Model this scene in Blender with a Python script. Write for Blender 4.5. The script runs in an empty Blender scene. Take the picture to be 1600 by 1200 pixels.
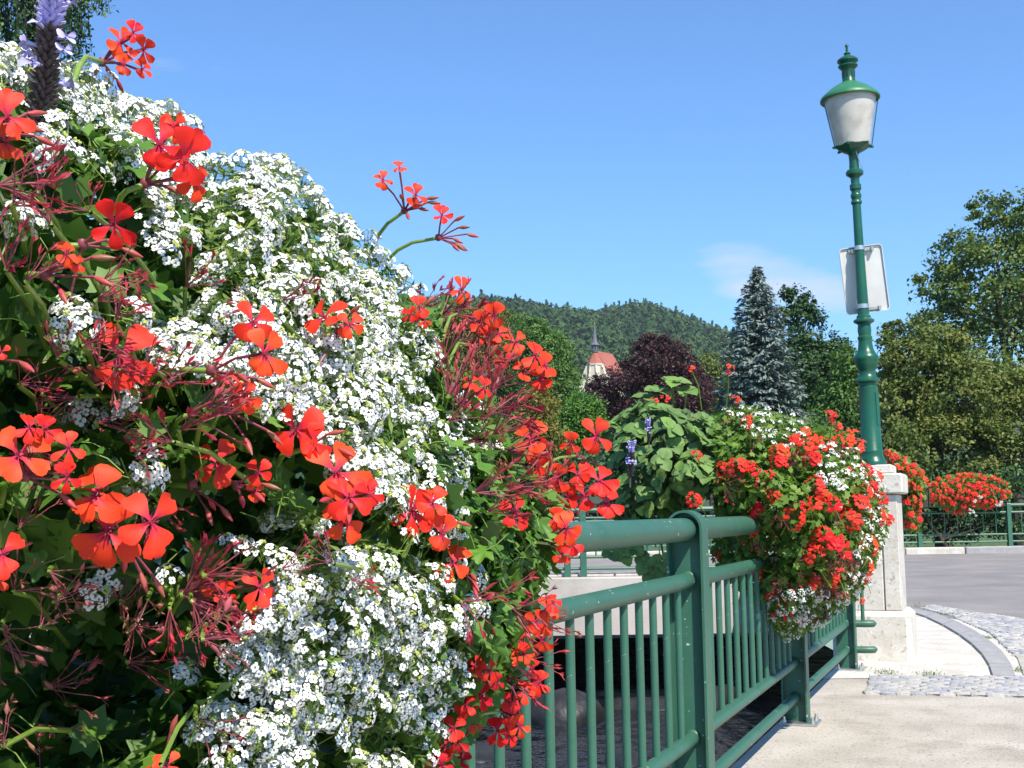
import bpy, math, random
import numpy as np
from mathutils import Vector, Matrix

R = math.radians
scene = bpy.context.scene
col = scene.collection

# ------------------------------------------------------------------ camera
EYE = 1.15
PITCH, ROLL, FPX = R(6.1), R(0.8), 1900.0
cam_d = bpy.data.cameras.new('camera')
cam = bpy.data.objects.new('camera', cam_d)
col.objects.link(cam)
scene.camera = cam
cam_d.sensor_width = 36.0
cam_d.lens = FPX / 1600.0 * 36.0
cam_d.clip_start = 0.05
cam_d.clip_end = 9000
F = Vector((0, math.cos(PITCH), math.sin(PITCH)))
U0 = Vector((0, -math.sin(PITCH), math.cos(PITCH)))
R0 = Vector((1, 0, 0))
UP = U0 * math.cos(ROLL) + R0 * math.sin(ROLL)
RT = R0 * math.cos(ROLL) - U0 * math.sin(ROLL)
CAM = Vector((0, 0, EYE))
M3 = Matrix((RT, UP, -F)).transposed()
cam.matrix_world = Matrix.Translation(CAM) @ M3.to_4x4()

# ------------------------------------------------------------------ world and sun
SUN_DIR = Vector((0.30, -0.66, 0.86)).normalized()
sun_el = math.asin(SUN_DIR.z)
sun_az = math.atan2(SUN_DIR.x, SUN_DIR.y)
world = bpy.data.worlds.new('World')
scene.world = world
world.use_nodes = True
wn, wl = world.node_tree.nodes, world.node_tree.links
wn.clear()
w_out = wn.new('ShaderNodeOutputWorld')
w_bg = wn.new('ShaderNodeBackground')
w_sky = wn.new('ShaderNodeTexSky')
w_sky.sky_type = 'NISHITA'
w_sky.sun_disc = False
w_sky.sun_elevation = sun_el
w_sky.sun_rotation = sun_az
w_sky.altitude = 300
w_sky.air_density = 1.0
w_sky.dust_density = 0.0
w_sky.ozone_density = 3.0
w_hsv = wn.new('ShaderNodeHueSaturation')
w_hsv.inputs['Hue'].default_value = 0.5
w_hsv.inputs['Saturation'].default_value = 1.0
w_hsv.inputs['Value'].default_value = 1.0
wl.new(w_sky.outputs[0], w_hsv.inputs['Color'])
w_wb = wn.new('ShaderNodeMix')
w_wb.data_type = 'RGBA'
w_wb.blend_type = 'MULTIPLY'
w_wb.inputs['Factor'].default_value = 1.0
w_wb.inputs['B'].default_value = (0.60, 0.92, 1.19, 1)
wl.new(w_hsv.outputs[0], w_wb.inputs['A'])
# thin wisps of high cloud: one soft streak low above the conifers, broken up by noise, and faint veils elsewhere
w_tc = wn.new('ShaderNodeTexCoord')
w_map = wn.new('ShaderNodeMapping')
w_map.inputs['Location'].default_value = (0.36, 0.0, 0.1)
w_map.inputs['Scale'].default_value = (1.6, 1.6, 9.0)
w_noise = wn.new('ShaderNodeTexNoise')
w_noise.inputs['Scale'].default_value = 2.6
w_noise.inputs['Detail'].default_value = 6
w_noise.inputs['Roughness'].default_value = 0.55
def cloud_axis(vec, centre, width):
    d = wn.new('ShaderNodeVectorMath'); d.operation = 'DOT_PRODUCT'
    d.inputs[1].default_value = vec
    wl.new(w_tc.outputs['Generated'], d.inputs[0])
    m_ = wn.new('ShaderNodeMath'); m_.operation = 'SUBTRACT'; m_.inputs[1].default_value = centre
    wl.new(d.outputs['Value'], m_.inputs[0])
    q = wn.new('ShaderNodeMath'); q.operation = 'DIVIDE'; q.inputs[1].default_value = width
    wl.new(m_.outputs[0], q.inputs[0])
    p = wn.new('ShaderNodeMath'); p.operation = 'POWER'; p.inputs[1].default_value = 2
    wl.new(q.outputs[0], p.inputs[0])
    return p
c_dir = (F + RT * ((1215 - 800) / FPX) - UP * ((436 - 600) / FPX)).normalized()
c_x = (RT - c_dir * RT.dot(c_dir)).normalized()
c_y = c_x.cross(-c_dir).normalized() if (c_x.cross(-c_dir)).z > 0 else c_dir.cross(c_x).normalized()
c_x, c_y = (c_x + c_y * 0.24).normalized(), (c_y - c_x * 0.24).normalized()
w_sum = wn.new('ShaderNodeMath'); w_sum.operation = 'ADD'
wl.new(cloud_axis(c_x, 0.0, 0.105).outputs[0], w_sum.inputs[0])
wl.new(cloud_axis(c_y, 0.0, 0.030).outputs[0], w_sum.inputs[1])
w_neg = wn.new('ShaderNodeMapRange')
w_neg.interpolation_type = 'SMOOTHSTEP'
w_neg.inputs['From Min'].default_value = 1.3
w_neg.inputs['From Max'].default_value = 0.0
w_neg.inputs['To Max'].default_value = 0.34
wl.new(w_sum.outputs[0], w_neg.inputs['Value'])
w_add = wn.new('ShaderNodeMath'); w_add.operation = 'ADD'
w_ramp = wn.new('ShaderNodeValToRGB')
w_ramp.color_ramp.elements[0].position = 0.70
w_ramp.color_ramp.elements[0].color = (0, 0, 0, 1)
w_ramp.color_ramp.elements[1].position = 1.0
w_ramp.color_ramp.elements[1].color = (0.8, 0.8, 0.8, 1)
wl.new(w_noise.outputs['Fac'], w_add.inputs[0]); wl.new(w_neg.outputs[0], w_add.inputs[1])
w_mix = wn.new('ShaderNodeMix')
w_mix.data_type = 'RGBA'
w_mix.inputs['B'].default_value = (5.4, 5.1, 5.9, 1)
wl.new(w_tc.outputs['Generated'], w_map.inputs['Vector'])
wl.new(w_map.outputs[0], w_noise.inputs['Vector'])
wl.new(w_add.outputs[0], w_ramp.inputs[0])
wl.new(w_ramp.outputs[0], w_mix.inputs['Factor'])
wl.new(w_wb.outputs['Result'], w_mix.inputs['A'])
wl.new(w_mix.outputs['Result'], w_bg.inputs['Color'])
w_bg.inputs['Strength'].default_value = 0.125
wl.new(w_bg.outputs[0], w_out.inputs['Surface'])

sun_d = bpy.data.lights.new('sun', 'SUN')
sun_d.energy = 5.0
sun_d.angle = R(0.53)
sun_d.color = (1.0, 0.93, 0.82)
sun = bpy.data.objects.new('sun', sun_d)
sun.rotation_euler = (-SUN_DIR).to_track_quat('-Z', 'Y').to_euler()
sun.location = (3, -6, 12)
col.objects.link(sun)

vs = scene.view_settings
vs.view_transform = 'Standard'
vs.look = 'None'
vs.exposure = 0.62
vs.gamma = 1.0
vs.use_curve_mapping = False
try:
    scene.cycles.max_bounces = 8
    scene.cycles.transparent_max_bounces = 8
    scene.cycles.caustics_reflective = False
    scene.cycles.caustics_refractive = False
except Exception:
    pass

# ------------------------------------------------------------------ helpers
def P(px, py, D):
    px, py, D = float(px), float(py), float(D)
    return CAM + D * (F + RT * ((px - 800) / FPX) - UP * ((py - 600) / FPX))

npF, npU, npR, npC = [np.array(v) for v in (F, UP, RT, CAM)]
def PN(px, py, D):
    px = np.asarray(px, float); py = np.asarray(py, float); D = np.asarray(D, float)
    return npC + D[:, None] * (npF + npR * ((px - 800) / FPX)[:, None] - npU * ((py - 600) / FPX)[:, None])

def tag(o, label=None, cat=None, group=None, kind=None):
    if label: o['label'] = label
    if cat: o['category'] = cat
    if group: o['group'] = group
    if kind: o['kind'] = kind
    return o

def empty(name, loc=(0, 0, 0)):
    o = bpy.data.objects.new(name, None)
    o.empty_display_size = 0.1
    o.location = loc
    col.objects.link(o)
    return o

def link(name, me, parent=None, loc=None, mw=None):
    o = bpy.data.objects.new(name, me)
    col.objects.link(o)
    if mw is not None:
        base = mw
    elif loc is not None:
        base = Matrix.Translation(loc)
    else:
        base = Matrix.Identity(4)
    if parent is not None:
        o.parent = parent
        o.matrix_basis = world_of(parent).inverted() @ base
    else:
        o.matrix_basis = base
    return o

def world_of(o):
    m = o.matrix_basis.copy()
    while o.parent:
        o = o.parent
        m = o.matrix_basis @ m
    return m

def basis(z, up=Vector((0, 0, 1))):
    z = Vector(z).normalized()
    x = Vector(up).cross(z)
    if x.length < 1e-4:
        x = Vector((1, 0, 0)).cross(z)
    x.normalize()
    y = z.cross(x)
    return Matrix((x, y, z)).transposed()

def frame(loc, z, up=Vector((0, 0, 1)), s=1.0):
    return Matrix.Translation(loc) @ basis(z, up).to_4x4() @ Matrix.Scale(s, 4)

class MB:
    """collects shapes; build() makes ONE mesh"""
    def __init__(self):
        self.v, self.f, self.m, self.uv = [], [], [], []
    def add(self, vs, fs, mi=0, uvs=None):
        b = len(self.v)
        self.v += [tuple(q) for q in vs]
        self.f += [tuple(i + b for i in q) for q in fs]
        self.m += [mi] * len(fs)
        self.uv += list(uvs) if uvs else [(0, 0)] * len(vs)
        return b
    def box(self, c, s, M=None, mi=0, bev=0.0):
        hx, hy, hz = s[0] / 2, s[1] / 2, s[2] / 2
        if bev <= 0:
            vs = [Vector((x, y, z)) for z in (-hz, hz) for y in (-hy, hy) for x in (-hx, hx)]
            fs = [(0, 2, 3, 1), (4, 5, 7, 6), (0, 1, 5, 4), (2, 6, 7, 3), (0, 4, 6, 2), (1, 3, 7, 5)]
        else:
            b = bev
            vs, fs = [], []
            for z, r in ((-hz, b), (-hz + b, 0), (hz - b, 0), (hz, b)):
                X, Y = hx - r, hy - r
                vs += [Vector((-X + b, -Y, z)), Vector((X - b, -Y, z)), Vector((X, -Y + b, z)), Vector((X, Y - b, z)),
                       Vector((X - b, Y, z)), Vector((-X + b, Y, z)), Vector((-X, Y - b, z)), Vector((-X, -Y + b, z))]
            for k in range(3):
                for i in range(8):
                    j = (i + 1) % 8
                    fs.append((k * 8 + i, k * 8 + j, k * 8 + 8 + j, k * 8 + 8 + i))
            fs.append(tuple(range(7, -1, -1)))
            fs.append(tuple(range(24, 32)))
        if M is not None:
            vs = [M @ q for q in vs]
        c = Vector(c)
        self.add([q + c for q in vs], fs, mi)
    def tube(self, pts, rad, n=8, mi=0, caps=True):
        pts = [Vector(q) for q in pts]
        if not isinstance(rad, (list, tuple)):
            rad = [rad] * len(pts)
        vs, fs = [], []
        px = None
        for i, q in enumerate(pts):
            t = (pts[min(i + 1, len(pts) - 1)] - pts[max(i - 1, 0)])
            if t.length < 1e-9: t = Vector((0, 0, 1))
            t.normalize()
            if px is None:
                a = Vector((0, 0, 1)) if abs(t.z) < 0.9 else Vector((1, 0, 0))
                px = a.cross(t).normalized()
            else:
                px = (px - t * px.dot(t))
                if px.length < 1e-6: px = Vector((1, 0, 0)).cross(t)
                px.normalize()
            py = t.cross(px)
            for k in range(n):
                a = 2 * math.pi * k / n
                vs.append(q + (px * math.cos(a) + py * math.sin(a)) * rad[i])
        for i in range(len(pts) - 1):
            for k in range(n):
                j = (k + 1) % n
                fs.append((i * n + k, i * n + j, i * n + n + j, i * n + n + k))
        if caps:
            fs.append(tuple(range(n - 1, -1, -1)))
            b = (len(pts) - 1) * n
            fs.append(tuple(range(b, b + n)))
        self.add(vs, fs, mi)
    def lathe(self, prof, n=24, M=None, mi=0):
        vs, fs = [], []
        for z, r in prof:
            for k in range(n):
                a = 2 * math.pi * k / n
                q = Vector((r * math.cos(a), r * math.sin(a), z))
                vs.append(M @ q if M is not None else q)
        for i in range(len(prof) - 1):
            for k in range(n):
                j = (k + 1) % n
                fs.append((i * n + k, i * n + j, i * n + n + j, i * n + n + k))
        fs.append(tuple(range(n - 1, -1, -1)))
        b = (len(prof) - 1) * n
        fs.append(tuple(range(b, b + n)))
        self.add(vs, fs, mi)
    def mesh(self, name, mats, smooth=True, angle=40):
        me = bpy.data.meshes.new(name)
        me.from_pydata(self.v, [], self.f)
        for m in (mats if isinstance(mats, (list, tuple)) else [mats]):
            me.materials.append(m)
        me.polygons.foreach_set('material_index', self.m)
        ul = me.uv_layers.new(name='UVMap')
        li = np.empty(len(me.loops), int)
        me.loops.foreach_get('vertex_index', li)
        ul.data.foreach_set('uv', np.array(self.uv, float)[li].ravel())
        if smooth:
            me.polygons.foreach_set('use_smooth', [True] * len(me.polygons))
            try:
                me.set_sharp_from_angle(angle=R(angle))
            except Exception:
                pass
        me.update()
        return me
    def build(self, name, mats, parent=None, smooth=True, angle=40):
        return link(name, self.mesh(name, mats, smooth, angle), parent)

def scatter_mesh(name, tv, tf, pos, Z, Y, size, mats, rng, mat_idx=None, smooth=True):
    """many copies of one small template joined in one mesh; 'rnd' holds a number per copy"""
    tv = np.asarray(tv, float)
    N, k = len(pos), len(tv)
    Z = Z / np.linalg.norm(Z, axis=1, keepdims=True)
    X = np.cross(Y, Z)
    X /= np.maximum(np.linalg.norm(X, axis=1, keepdims=True), 1e-6)
    Y = np.cross(Z, X)
    size = np.asarray(size, float)
    if size.ndim == 1: size = np.repeat(size[:, None], 3, 1)
    V = (pos[:, None, :] + (tv[None, :, 0, None] * size[:, None, 0, None]) * X[:, None, :]
         + (tv[None, :, 1, None] * size[:, None, 1, None]) * Y[:, None, :]
         + (tv[None, :, 2, None] * size[:, None, 2, None]) * Z[:, None, :]).reshape(-1, 3)
    lens = np.array([len(q) for q in tf])
    flat = np.concatenate([np.array(q) for q in tf])
    loops = (flat[None, :] + (np.arange(N) * k)[:, None]).ravel()
    totals = np.tile(lens, N)
    starts = np.concatenate([[0], np.cumsum(totals)[:-1]])
    me = bpy.data.meshes.new(name)
    me.vertices.add(N * k)
    me.vertices.foreach_set('co', V.ravel())
    me.loops.add(len(loops))
    me.loops.foreach_set('vertex_index', loops.astype(np.int32))
    me.polygons.add(len(totals))
    me.polygons.foreach_set('loop_start', starts.astype(np.int32))
    me.polygons.foreach_set('loop_total', totals.astype(np.int32))
    if smooth: me.polygons.foreach_set('use_smooth', np.ones(len(totals), bool))
    for m in (mats if isinstance(mats, (list, tuple)) else [mats]):
        me.materials.append(m)
    if mat_idx is not None:
        me.polygons.foreach_set('material_index', np.tile(np.array(mat_idx, np.int32), N))
    a = me.attributes.new('rnd', 'FLOAT', 'POINT')
    a.data.foreach_set('value', np.repeat(rng.random(N), k))
    me.update(calc_edges=True)
    return me

def unit_rand(rng, n):
    v = rng.normal(size=(n, 3))
    return v / np.linalg.norm(v, axis=1, keepdims=True)

# ------------------------------------------------------------------ materials
def new_mat(name):
    m = bpy.data.materials.new(name)
    m.use_nodes = True
    n = m.node_tree.nodes
    return m, n, m.node_tree.links, n['Principled BSDF'], n['Material Output']

def pmat(name, c1, c2=None, scale=8.0, rough=0.6, bump=0.0, bscale=None, spec=0.5, metal=0.0, detail=4, speck=None, speck_scale=60, speck_range=(0.60, 0.72), ramp=(0.35, 0.65), blotch=None, blotch_scale=1.0, coords='Object'):
    m, n, l, b, o = new_mat(name)
    b.inputs['Roughness'].default_value = rough
    b.inputs['Metallic'].default_value = metal
    b.inputs['Specular IOR Level'].default_value = spec
    tc = n.new('ShaderNodeTexCoord')
    def noise(sc, det=4, ro=0.55):
        t = n.new('ShaderNodeTexNoise')
        t.inputs['Scale'].default_value = sc
        t.inputs['Detail'].default_value = det
        t.inputs['Roughness'].default_value = ro
        l.new(tc.outputs[coords], t.inputs['Vector'])
        return t
    def ramp_of(t, a, bb):
        r = n.new('ShaderNodeMapRange')
        r.inputs['From Min'].default_value = a
        r.inputs['From Max'].default_value = bb
        l.new(t.outputs['Fac'], r.inputs['Value'])
        return r
    def mix(fac, A, B):
        x = n.new('ShaderNodeMix'); x.data_type = 'RGBA'
        if fac is not None: l.new(fac, x.inputs['Factor'])
        for s, q in (('A', A), ('B', B)):
            if isinstance(q, tuple): x.inputs[s].default_value = q + (1,) if len(q) == 3 else q
            else: l.new(q, x.inputs[s])
        return x.outputs['Result']
    c = c1
    if c2 is not None:
        c = mix(ramp_of(noise(scale, detail), *ramp).outputs[0], c1, c2)
    if blotch is not None:
        c = mix(ramp_of(noise(blotch_scale, 5, 0.65), 0.5, 0.72).outputs[0], c, blotch)
    if speck is not None:
        c = mix(ramp_of(noise(speck_scale, 2, 0.5), *speck_range).outputs[0], c, speck)
    if isinstance(c, tuple): b.inputs['Base Color'].default_value = c + (1,)
    else: l.new(c, b.inputs['Base Color'])
    if bump:
        bp = n.new('ShaderNodeBump')
        bp.inputs['Strength'].default_value = bump
        bp.inputs['Distance'].default_value = 0.02
        l.new(noise(bscale or scale * 3, 5).outputs['Fac'], bp.inputs['Height'])
        l.new(bp.outputs[0], b.inputs['Normal'])
    return m

def leaf_mat(name, cols, trans=0.3, rough=0.5, spec=0.35, obj_random=False, uv_vein=None):
    """foliage: colour picked per leaf from a ramp; some light comes through"""
    m, n, l, b, o = new_mat(name)
    if obj_random:
        src = n.new('ShaderNodeObjectInfo').outputs['Random']
    else:
        at = n.new('ShaderNodeAttribute'); at.attribute_name = 'rnd'
        src = at.outputs['Fac']
    rp = n.new('ShaderNodeValToRGB')
    el = rp.color_ramp.elements
    while len(el) < len(cols): el.new(0.5)
    for i, c in enumerate(cols):
        el[i].position = i / max(1, len(cols) - 1)
        el[i].color = tuple(c) + (1,)
    l.new(src, rp.inputs[0])
    c = rp.outputs[0]
    if uv_vein:
        tc = n.new('ShaderNodeTexCoord')
        w = n.new('ShaderNodeTexWave'); w.inputs['Scale'].default_value = uv_vein
        w.inputs['Distortion'].default_value = 1.5
        l.new(tc.outputs['UV'], w.inputs['Vector'])
        mr = n.new('ShaderNodeMapRange'); mr.inputs['From Min'].default_value = 0.75; mr.inputs['To Max'].default_value = 0.35
        l.new(w.outputs['Fac'], mr.inputs['Value'])
        mx = n.new('ShaderNodeMix'); mx.data_type = 'RGBA'; mx.blend_type = 'MULTIPLY'
        l.new(mr.outputs[0], mx.inputs['Factor']); l.new(c, mx.inputs['A'])
        mx.inputs['B'].default_value = (1.5, 1.5, 1.2, 1)
        c = mx.outputs['Result']
    l.new(c, b.inputs['Base Color'])
    b.inputs['Roughness'].default_value = rough
    b.inputs['Specular IOR Level'].default_value = spec
    tr = n.new('ShaderNodeBsdfTranslucent')
    l.new(c, tr.inputs['Color'])
    ms = n.new('ShaderNodeMixShader'); ms.inputs[0].default_value = trans
    l.new(b.outputs[0], ms.inputs[1]); l.new(tr.outputs[0], ms.inputs[2])
    l.new(ms.outputs[0], o.inputs['Surface'])
    return m

def petal_mat(name, main, throat, trans=0.3):
    m, n, l, b, o = new_mat(name)
    tc = n.new('ShaderNodeTexCoord')
    sp = n.new('ShaderNodeSeparateXYZ'); l.new(tc.outputs['UV'], sp.inputs[0])
    mr = n.new('ShaderNodeMapRange')
    mr.inputs['From Min'].default_value = 0.12; mr.inputs['From Max'].default_value = 0.5
    l.new(sp.outputs['Y'], mr.inputs['Value'])
    oi = n.new('ShaderNodeObjectInfo')
    hv = n.new('ShaderNodeHueSaturation')
    mh = n.new('ShaderNodeMapRange'); mh.inputs['To Min'].default_value = 0.493; mh.inputs['To Max'].default_value = 0.507
    l.new(oi.outputs['Random'], mh.inputs['Value']); l.new(mh.outputs[0], hv.inputs['Hue'])
    hv.inputs['Color'].default_value = main + (1,)
    mx = n.new('ShaderNodeMix'); mx.data_type = 'RGBA'
    mx.inputs['A'].default_value = throat + (1,)
    l.new(mr.outputs[0], mx.inputs['Factor']); l.new(hv.outputs[0], mx.inputs['B'])
    # veins fanning along the petal
    mu = n.new('ShaderNodeMath'); mu.operation = 'MULTIPLY'; mu.inputs[1].default_value = 34
    l.new(sp.outputs['X'], mu.inputs[0])
    si = n.new('ShaderNodeMath'); si.operation = 'SINE'; l.new(mu.outputs[0], si.inputs[0])
    vr = n.new('ShaderNodeMapRange'); vr.inputs['From Min'].default_value = 0.6; vr.inputs['To Max'].default_value = 0.5
    l.new(si.outputs[0], vr.inputs['Value'])
    v2 = n.new('ShaderNodeMapRange'); v2.inputs['From Min'].default_value = 0.9; v2.inputs['From Max'].default_value = 0.2
    l.new(sp.outputs['Y'], v2.inputs['Value'])
    vm = n.new('ShaderNodeMath'); vm.operation = 'MULTIPLY'
    l.new(vr.outputs[0], vm.inputs[0]); l.new(v2.outputs[0], vm.inputs[1])
    m2 = n.new('ShaderNodeMix'); m2.data_type = 'RGBA'
    l.new(vm.outputs[0], m2.inputs['Factor']); l.new(mx.outputs['Result'], m2.inputs['A'])
    m2.inputs['B'].default_value = (0.45, 0.01, 0.03, 1)
    l.new(m2.outputs['Result'], b.inputs['Base Color'])
    b.inputs['Roughness'].default_value = 0.55
    b.inputs['Specular IOR Level'].default_value = 0.25
    tr = n.new('ShaderNodeBsdfTranslucent'); l.new(m2.outputs['Result'], tr.inputs['Color'])
    ms = n.new('ShaderNodeMixShader'); ms.inputs[0].default_value = trans
    l.new(b.outputs[0], ms.inputs[1]); l.new(tr.outputs[0], ms.inputs[2])
    l.new(ms.outputs[0], o.inputs['Surface'])
    return m

MT = dict(
    green_paint=pmat('railing_green_paint', (0.027, 0.105, 0.063), (0.034, 0.122, 0.075), 5, 0.45, 0.05, 60, speck=(0.42, 0.46, 0.42), speck_scale=55, speck_range=(0.715, 0.735), blotch=(0.050, 0.118, 0.082), blotch_scale=7),
    lamp_paint=pmat('lamp_green_paint', (0.006, 0.074, 0.040), (0.010, 0.094, 0.052), 6, 0.33, 0.05, 50),
    roof_paint=pmat('lamp_roof_paint', (0.022, 0.15, 0.065), (0.04, 0.18, 0.09), 9, 0.45, 0.05, 50),
    concrete=pmat('path_concrete', (0.50, 0.455, 0.38), (0.40, 0.355, 0.29), 2.2, 0.85, 0.5, 60, speck=(0.24, 0.20, 0.16), speck_scale=38, blotch=(0.31, 0.265, 0.205), blotch_scale=2.4),
    pale=pmat('pillar_concrete', (0.60, 0.565, 0.50), (0.52, 0.48, 0.41), 3.5, 0.85, 0.25, 40, speck=(0.36, 0.32, 0.27), speck_scale=30, blotch=(0.45, 0.40, 0.33), blotch_scale=4),
    asphalt=pmat('worn_asphalt', (0.265, 0.240, 0.220), (0.205, 0.187, 0.173), 1.2, 0.85, 0.3, 90, speck=(0.33, 0.31, 0.29), speck_scale=70, blotch=(0.15, 0.145, 0.15), blotch_scale=0.35),
    kerb=pmat('kerb_granite', (0.34, 0.33, 0.32), (0.27, 0.265, 0.26), 9, 0.8, 0.3, 60, speck=(0.42, 0.40, 0.38), speck_scale=90),
    cobble_blue=pmat('cobble_blue_granite', (0.33, 0.335, 0.35), (0.27, 0.275, 0.29), 5, 0.8, 0.4, 60),
    cobble=pmat('cobble_granite', (0.46, 0.43, 0.385), (0.37, 0.36, 0.345), 5, 0.8, 0.4, 60, speck=(0.25, 0.24, 0.23), speck_scale=60),
    joint=pmat('sandy_joints', (0.44, 0.41, 0.35), (0.36, 0.33, 0.27), 12, 0.95, 0.5, 50),
    bridge=pmat('bridge_concrete', (0.50, 0.45, 0.40), (0.43, 0.385, 0.335), 1.5, 0.85, 0.2, 20, blotch=(0.36, 0.32, 0.27), blotch_scale=0.7),
    dark_wall=pmat('dark_brown_wall', (0.12, 0.10, 0.08), (0.07, 0.062, 0.05), 2, 0.8, 0.5, 12),  # dark brown for stream walls, bridge back wall and planter soil
    rock=pmat('stream_rock', (0.020, 0.019, 0.016), (0.008, 0.008, 0.008), 4, 0.5, 0.7, 10),  # wet rock, darkened further: shade by the bridge put into the colour
    bed=pmat('stream_bed', (0.060, 0.045, 0.025), (0.020, 0.018, 0.013), 2.5, 0.8, 0.8, 6),
    grass=pmat('short_grass', (0.07, 0.12, 0.025), (0.045, 0.085, 0.02), 3, 0.9, 0.6, 40),
    soil=pmat('hill_soil', (0.035, 0.055, 0.02), (0.025, 0.045, 0.018), 0.02, 0.95),
    galv=pmat('galvanised_steel', (0.55, 0.55, 0.53), (0.45, 0.45, 0.44), 20, 0.38, 0.1, 40, metal=0.85),
    sign_back=pmat('sign_back', (0.62, 0.61, 0.58), (0.55, 0.54, 0.52), 6, 0.5, 0.03, 30, metal=0.1),
    bark=pmat('bark', (0.075, 0.055, 0.038), (0.04, 0.03, 0.022), 6, 0.9, 0.8, 18),
    trough=pmat('planter_brown', (0.035, 0.026, 0.02), (0.025, 0.02, 0.016), 6, 0.7, 0.2, 30),
    plaster=pmat('church_plaster', (0.62, 0.555, 0.43), (0.55, 0.48, 0.36), 0.6, 0.9, 0.2, 2, blotch=(0.48, 0.42, 0.33), blotch_scale=0.35),
    tile=pmat('church_red_tiles', (0.42, 0.125, 0.075), (0.34, 0.095, 0.06), 1.2, 0.8, 0.4, 5),
    lead=pmat('spire_sheet', (0.13, 0.135, 0.15), (0.10, 0.105, 0.115), 1.5, 0.55),
    dark=pmat('dark_opening', (0.012, 0.012, 0.012), None, rough=0.8),
    gold=pmat('gilt_ball', (0.65, 0.42, 0.08), None, rough=0.35, metal=0.8),
    stem=pmat('stem_green', (0.20, 0.30, 0.045), (0.13, 0.22, 0.03), 40, 0.45),
    pedicel=pmat('pedicel_red', (0.29, 0.05, 0.075), (0.15, 0.03, 0.04), 30, 0.5),
    bud=pmat('bud_red', (0.45, 0.03, 0.05), (0.24, 0.10, 0.05), 50, 0.5),
)

def new_haze():
    m = bpy.data.materials.new('haze_air'); m.use_nodes = True
    n, l = m.node_tree.nodes, m.node_tree.links
    n.clear()
    o = n.new('ShaderNodeOutputMaterial'); v = n.new('ShaderNodeVolumePrincipled')
    v.inputs['Color'].default_value = (0.80, 0.88, 1.0, 1)
    v.inputs['Density'].default_value = 0.00018
    v.inputs['Anisotropy'].default_value = 0.2
    l.new(v.outputs[0], o.inputs['Volume'])
    return m
# frosted lamp glass
def glass_mat():
    m, n, l, b, o = new_mat('frosted_lamp_glass')
    tc = n.new('ShaderNodeTexCoord')
    t = n.new('ShaderNodeTexNoise'); t.inputs['Scale'].default_value = 9; t.inputs['Detail'].default_value = 5
    l.new(tc.outputs['Object'], t.inputs['Vector'])
    mx = n.new('ShaderNodeMix'); mx.data_type = 'RGBA'
    mx.inputs['A'].default_value = (0.70, 0.66, 0.60, 1); mx.inputs['B'].default_value = (0.54, 0.48, 0.40, 1)
    mr = n.new('ShaderNodeMapRange'); mr.inputs['From Min'].default_value = 0.45; mr.inputs['From Max'].default_value = 0.7
    l.new(t.outputs['Fac'], mr.inputs['Value']); l.new(mr.outputs[0], mx.inputs['Factor'])
    l.new(mx.outputs['Result'], b.inputs['Base Color'])
    b.inputs['Roughness'].default_value = 0.3
    tr = n.new('ShaderNodeBsdfTranslucent'); l.new(mx.outputs['Result'], tr.inputs['Color'])
    ms = n.new('ShaderNodeMixShader'); ms.inputs[0].default_value = 0.35
    l.new(b.outputs[0], ms.inputs[1]); l.new(tr.outputs[0], ms.inputs[2])
    l.new(ms.outputs[0], o.inputs['Surface'])
    return m
MT['glass'] = glass_mat()

def water_mat():
    m, n, l, b, o = new_mat('stream_water')
    b.inputs['Base Color'].default_value = (0.008, 0.012, 0.018, 1)
    b.inputs['Roughness'].default_value = 0.06
    b.inputs['IOR'].default_value = 1.33
    tc = n.new('ShaderNodeTexCoord')
    mp = n.new('ShaderNodeMapping'); mp.inputs['Scale'].default_value = (1.0, 0.55, 1)
    l.new(tc.outputs['Object'], mp.inputs[0])
    t = n.new('ShaderNodeTexNoise'); t.inputs['Scale'].default_value = 3.2; t.inputs['Detail'].default_value = 5
    l.new(mp.outputs[0], t.inputs['Vector'])
    bp = n.new('ShaderNodeBump'); bp.inputs['Strength'].default_value = 1.0; bp.inputs['Distance'].default_value = 0.25
    l.new(t.outputs['Fac'], bp.inputs['Height']); l.new(bp.outputs[0], b.inputs['Normal'])
    return m
MT['water'] = water_mat()

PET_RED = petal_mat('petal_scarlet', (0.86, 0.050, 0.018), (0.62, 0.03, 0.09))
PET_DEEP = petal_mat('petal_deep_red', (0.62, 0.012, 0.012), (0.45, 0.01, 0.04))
PET_WHITE = pmat('alyssum_petal', (0.80, 0.80, 0.78), (0.72, 0.72, 0.70), 60, 0.6)
PET_EYE = pmat('alyssum_eye', (0.13, 0.15, 0.05), None, rough=0.7)
PET_BLUE = pmat('spike_petal', (0.40, 0.35, 0.70), (0.50, 0.46, 0.76), 40, 0.6)
SPIKE = pmat('spike_calyx', (0.055, 0.045, 0.03), (0.12, 0.08, 0.09), 120, 0.8)
SPENT = leaf_mat('spent_flower', [(0.26, 0.02, 0.05), (0.48, 0.03, 0.05), (0.18, 0.02, 0.03), (0.55, 0.07, 0.08), (0.34, 0.09, 0.07)], 0.2, 0.6, obj_random=True)
SPENT_DRY = leaf_mat('dried_flower', [(0.34, 0.14, 0.08), (0.42, 0.09, 0.10), (0.26, 0.08, 0.07), (0.42, 0.22, 0.12)], 0.12, 0.7, obj_random=True)
LEAF_G = leaf_mat('geranium_leaf', [(0.05, 0.13, 0.018), (0.08, 0.18, 0.022), (0.11, 0.24, 0.03), (0.15, 0.28, 0.05)], 0.28, 0.42, obj_random=True, uv_vein=9)
LEAF_GS = leaf_mat('geranium_foliage', [(0.035, 0.095, 0.015), (0.06, 0.14, 0.018), (0.09, 0.19, 0.025), (0.13, 0.24, 0.04)], 0.28, 0.45)  # darker than the single leaves: shade inside the mounds put into the colour
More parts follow.
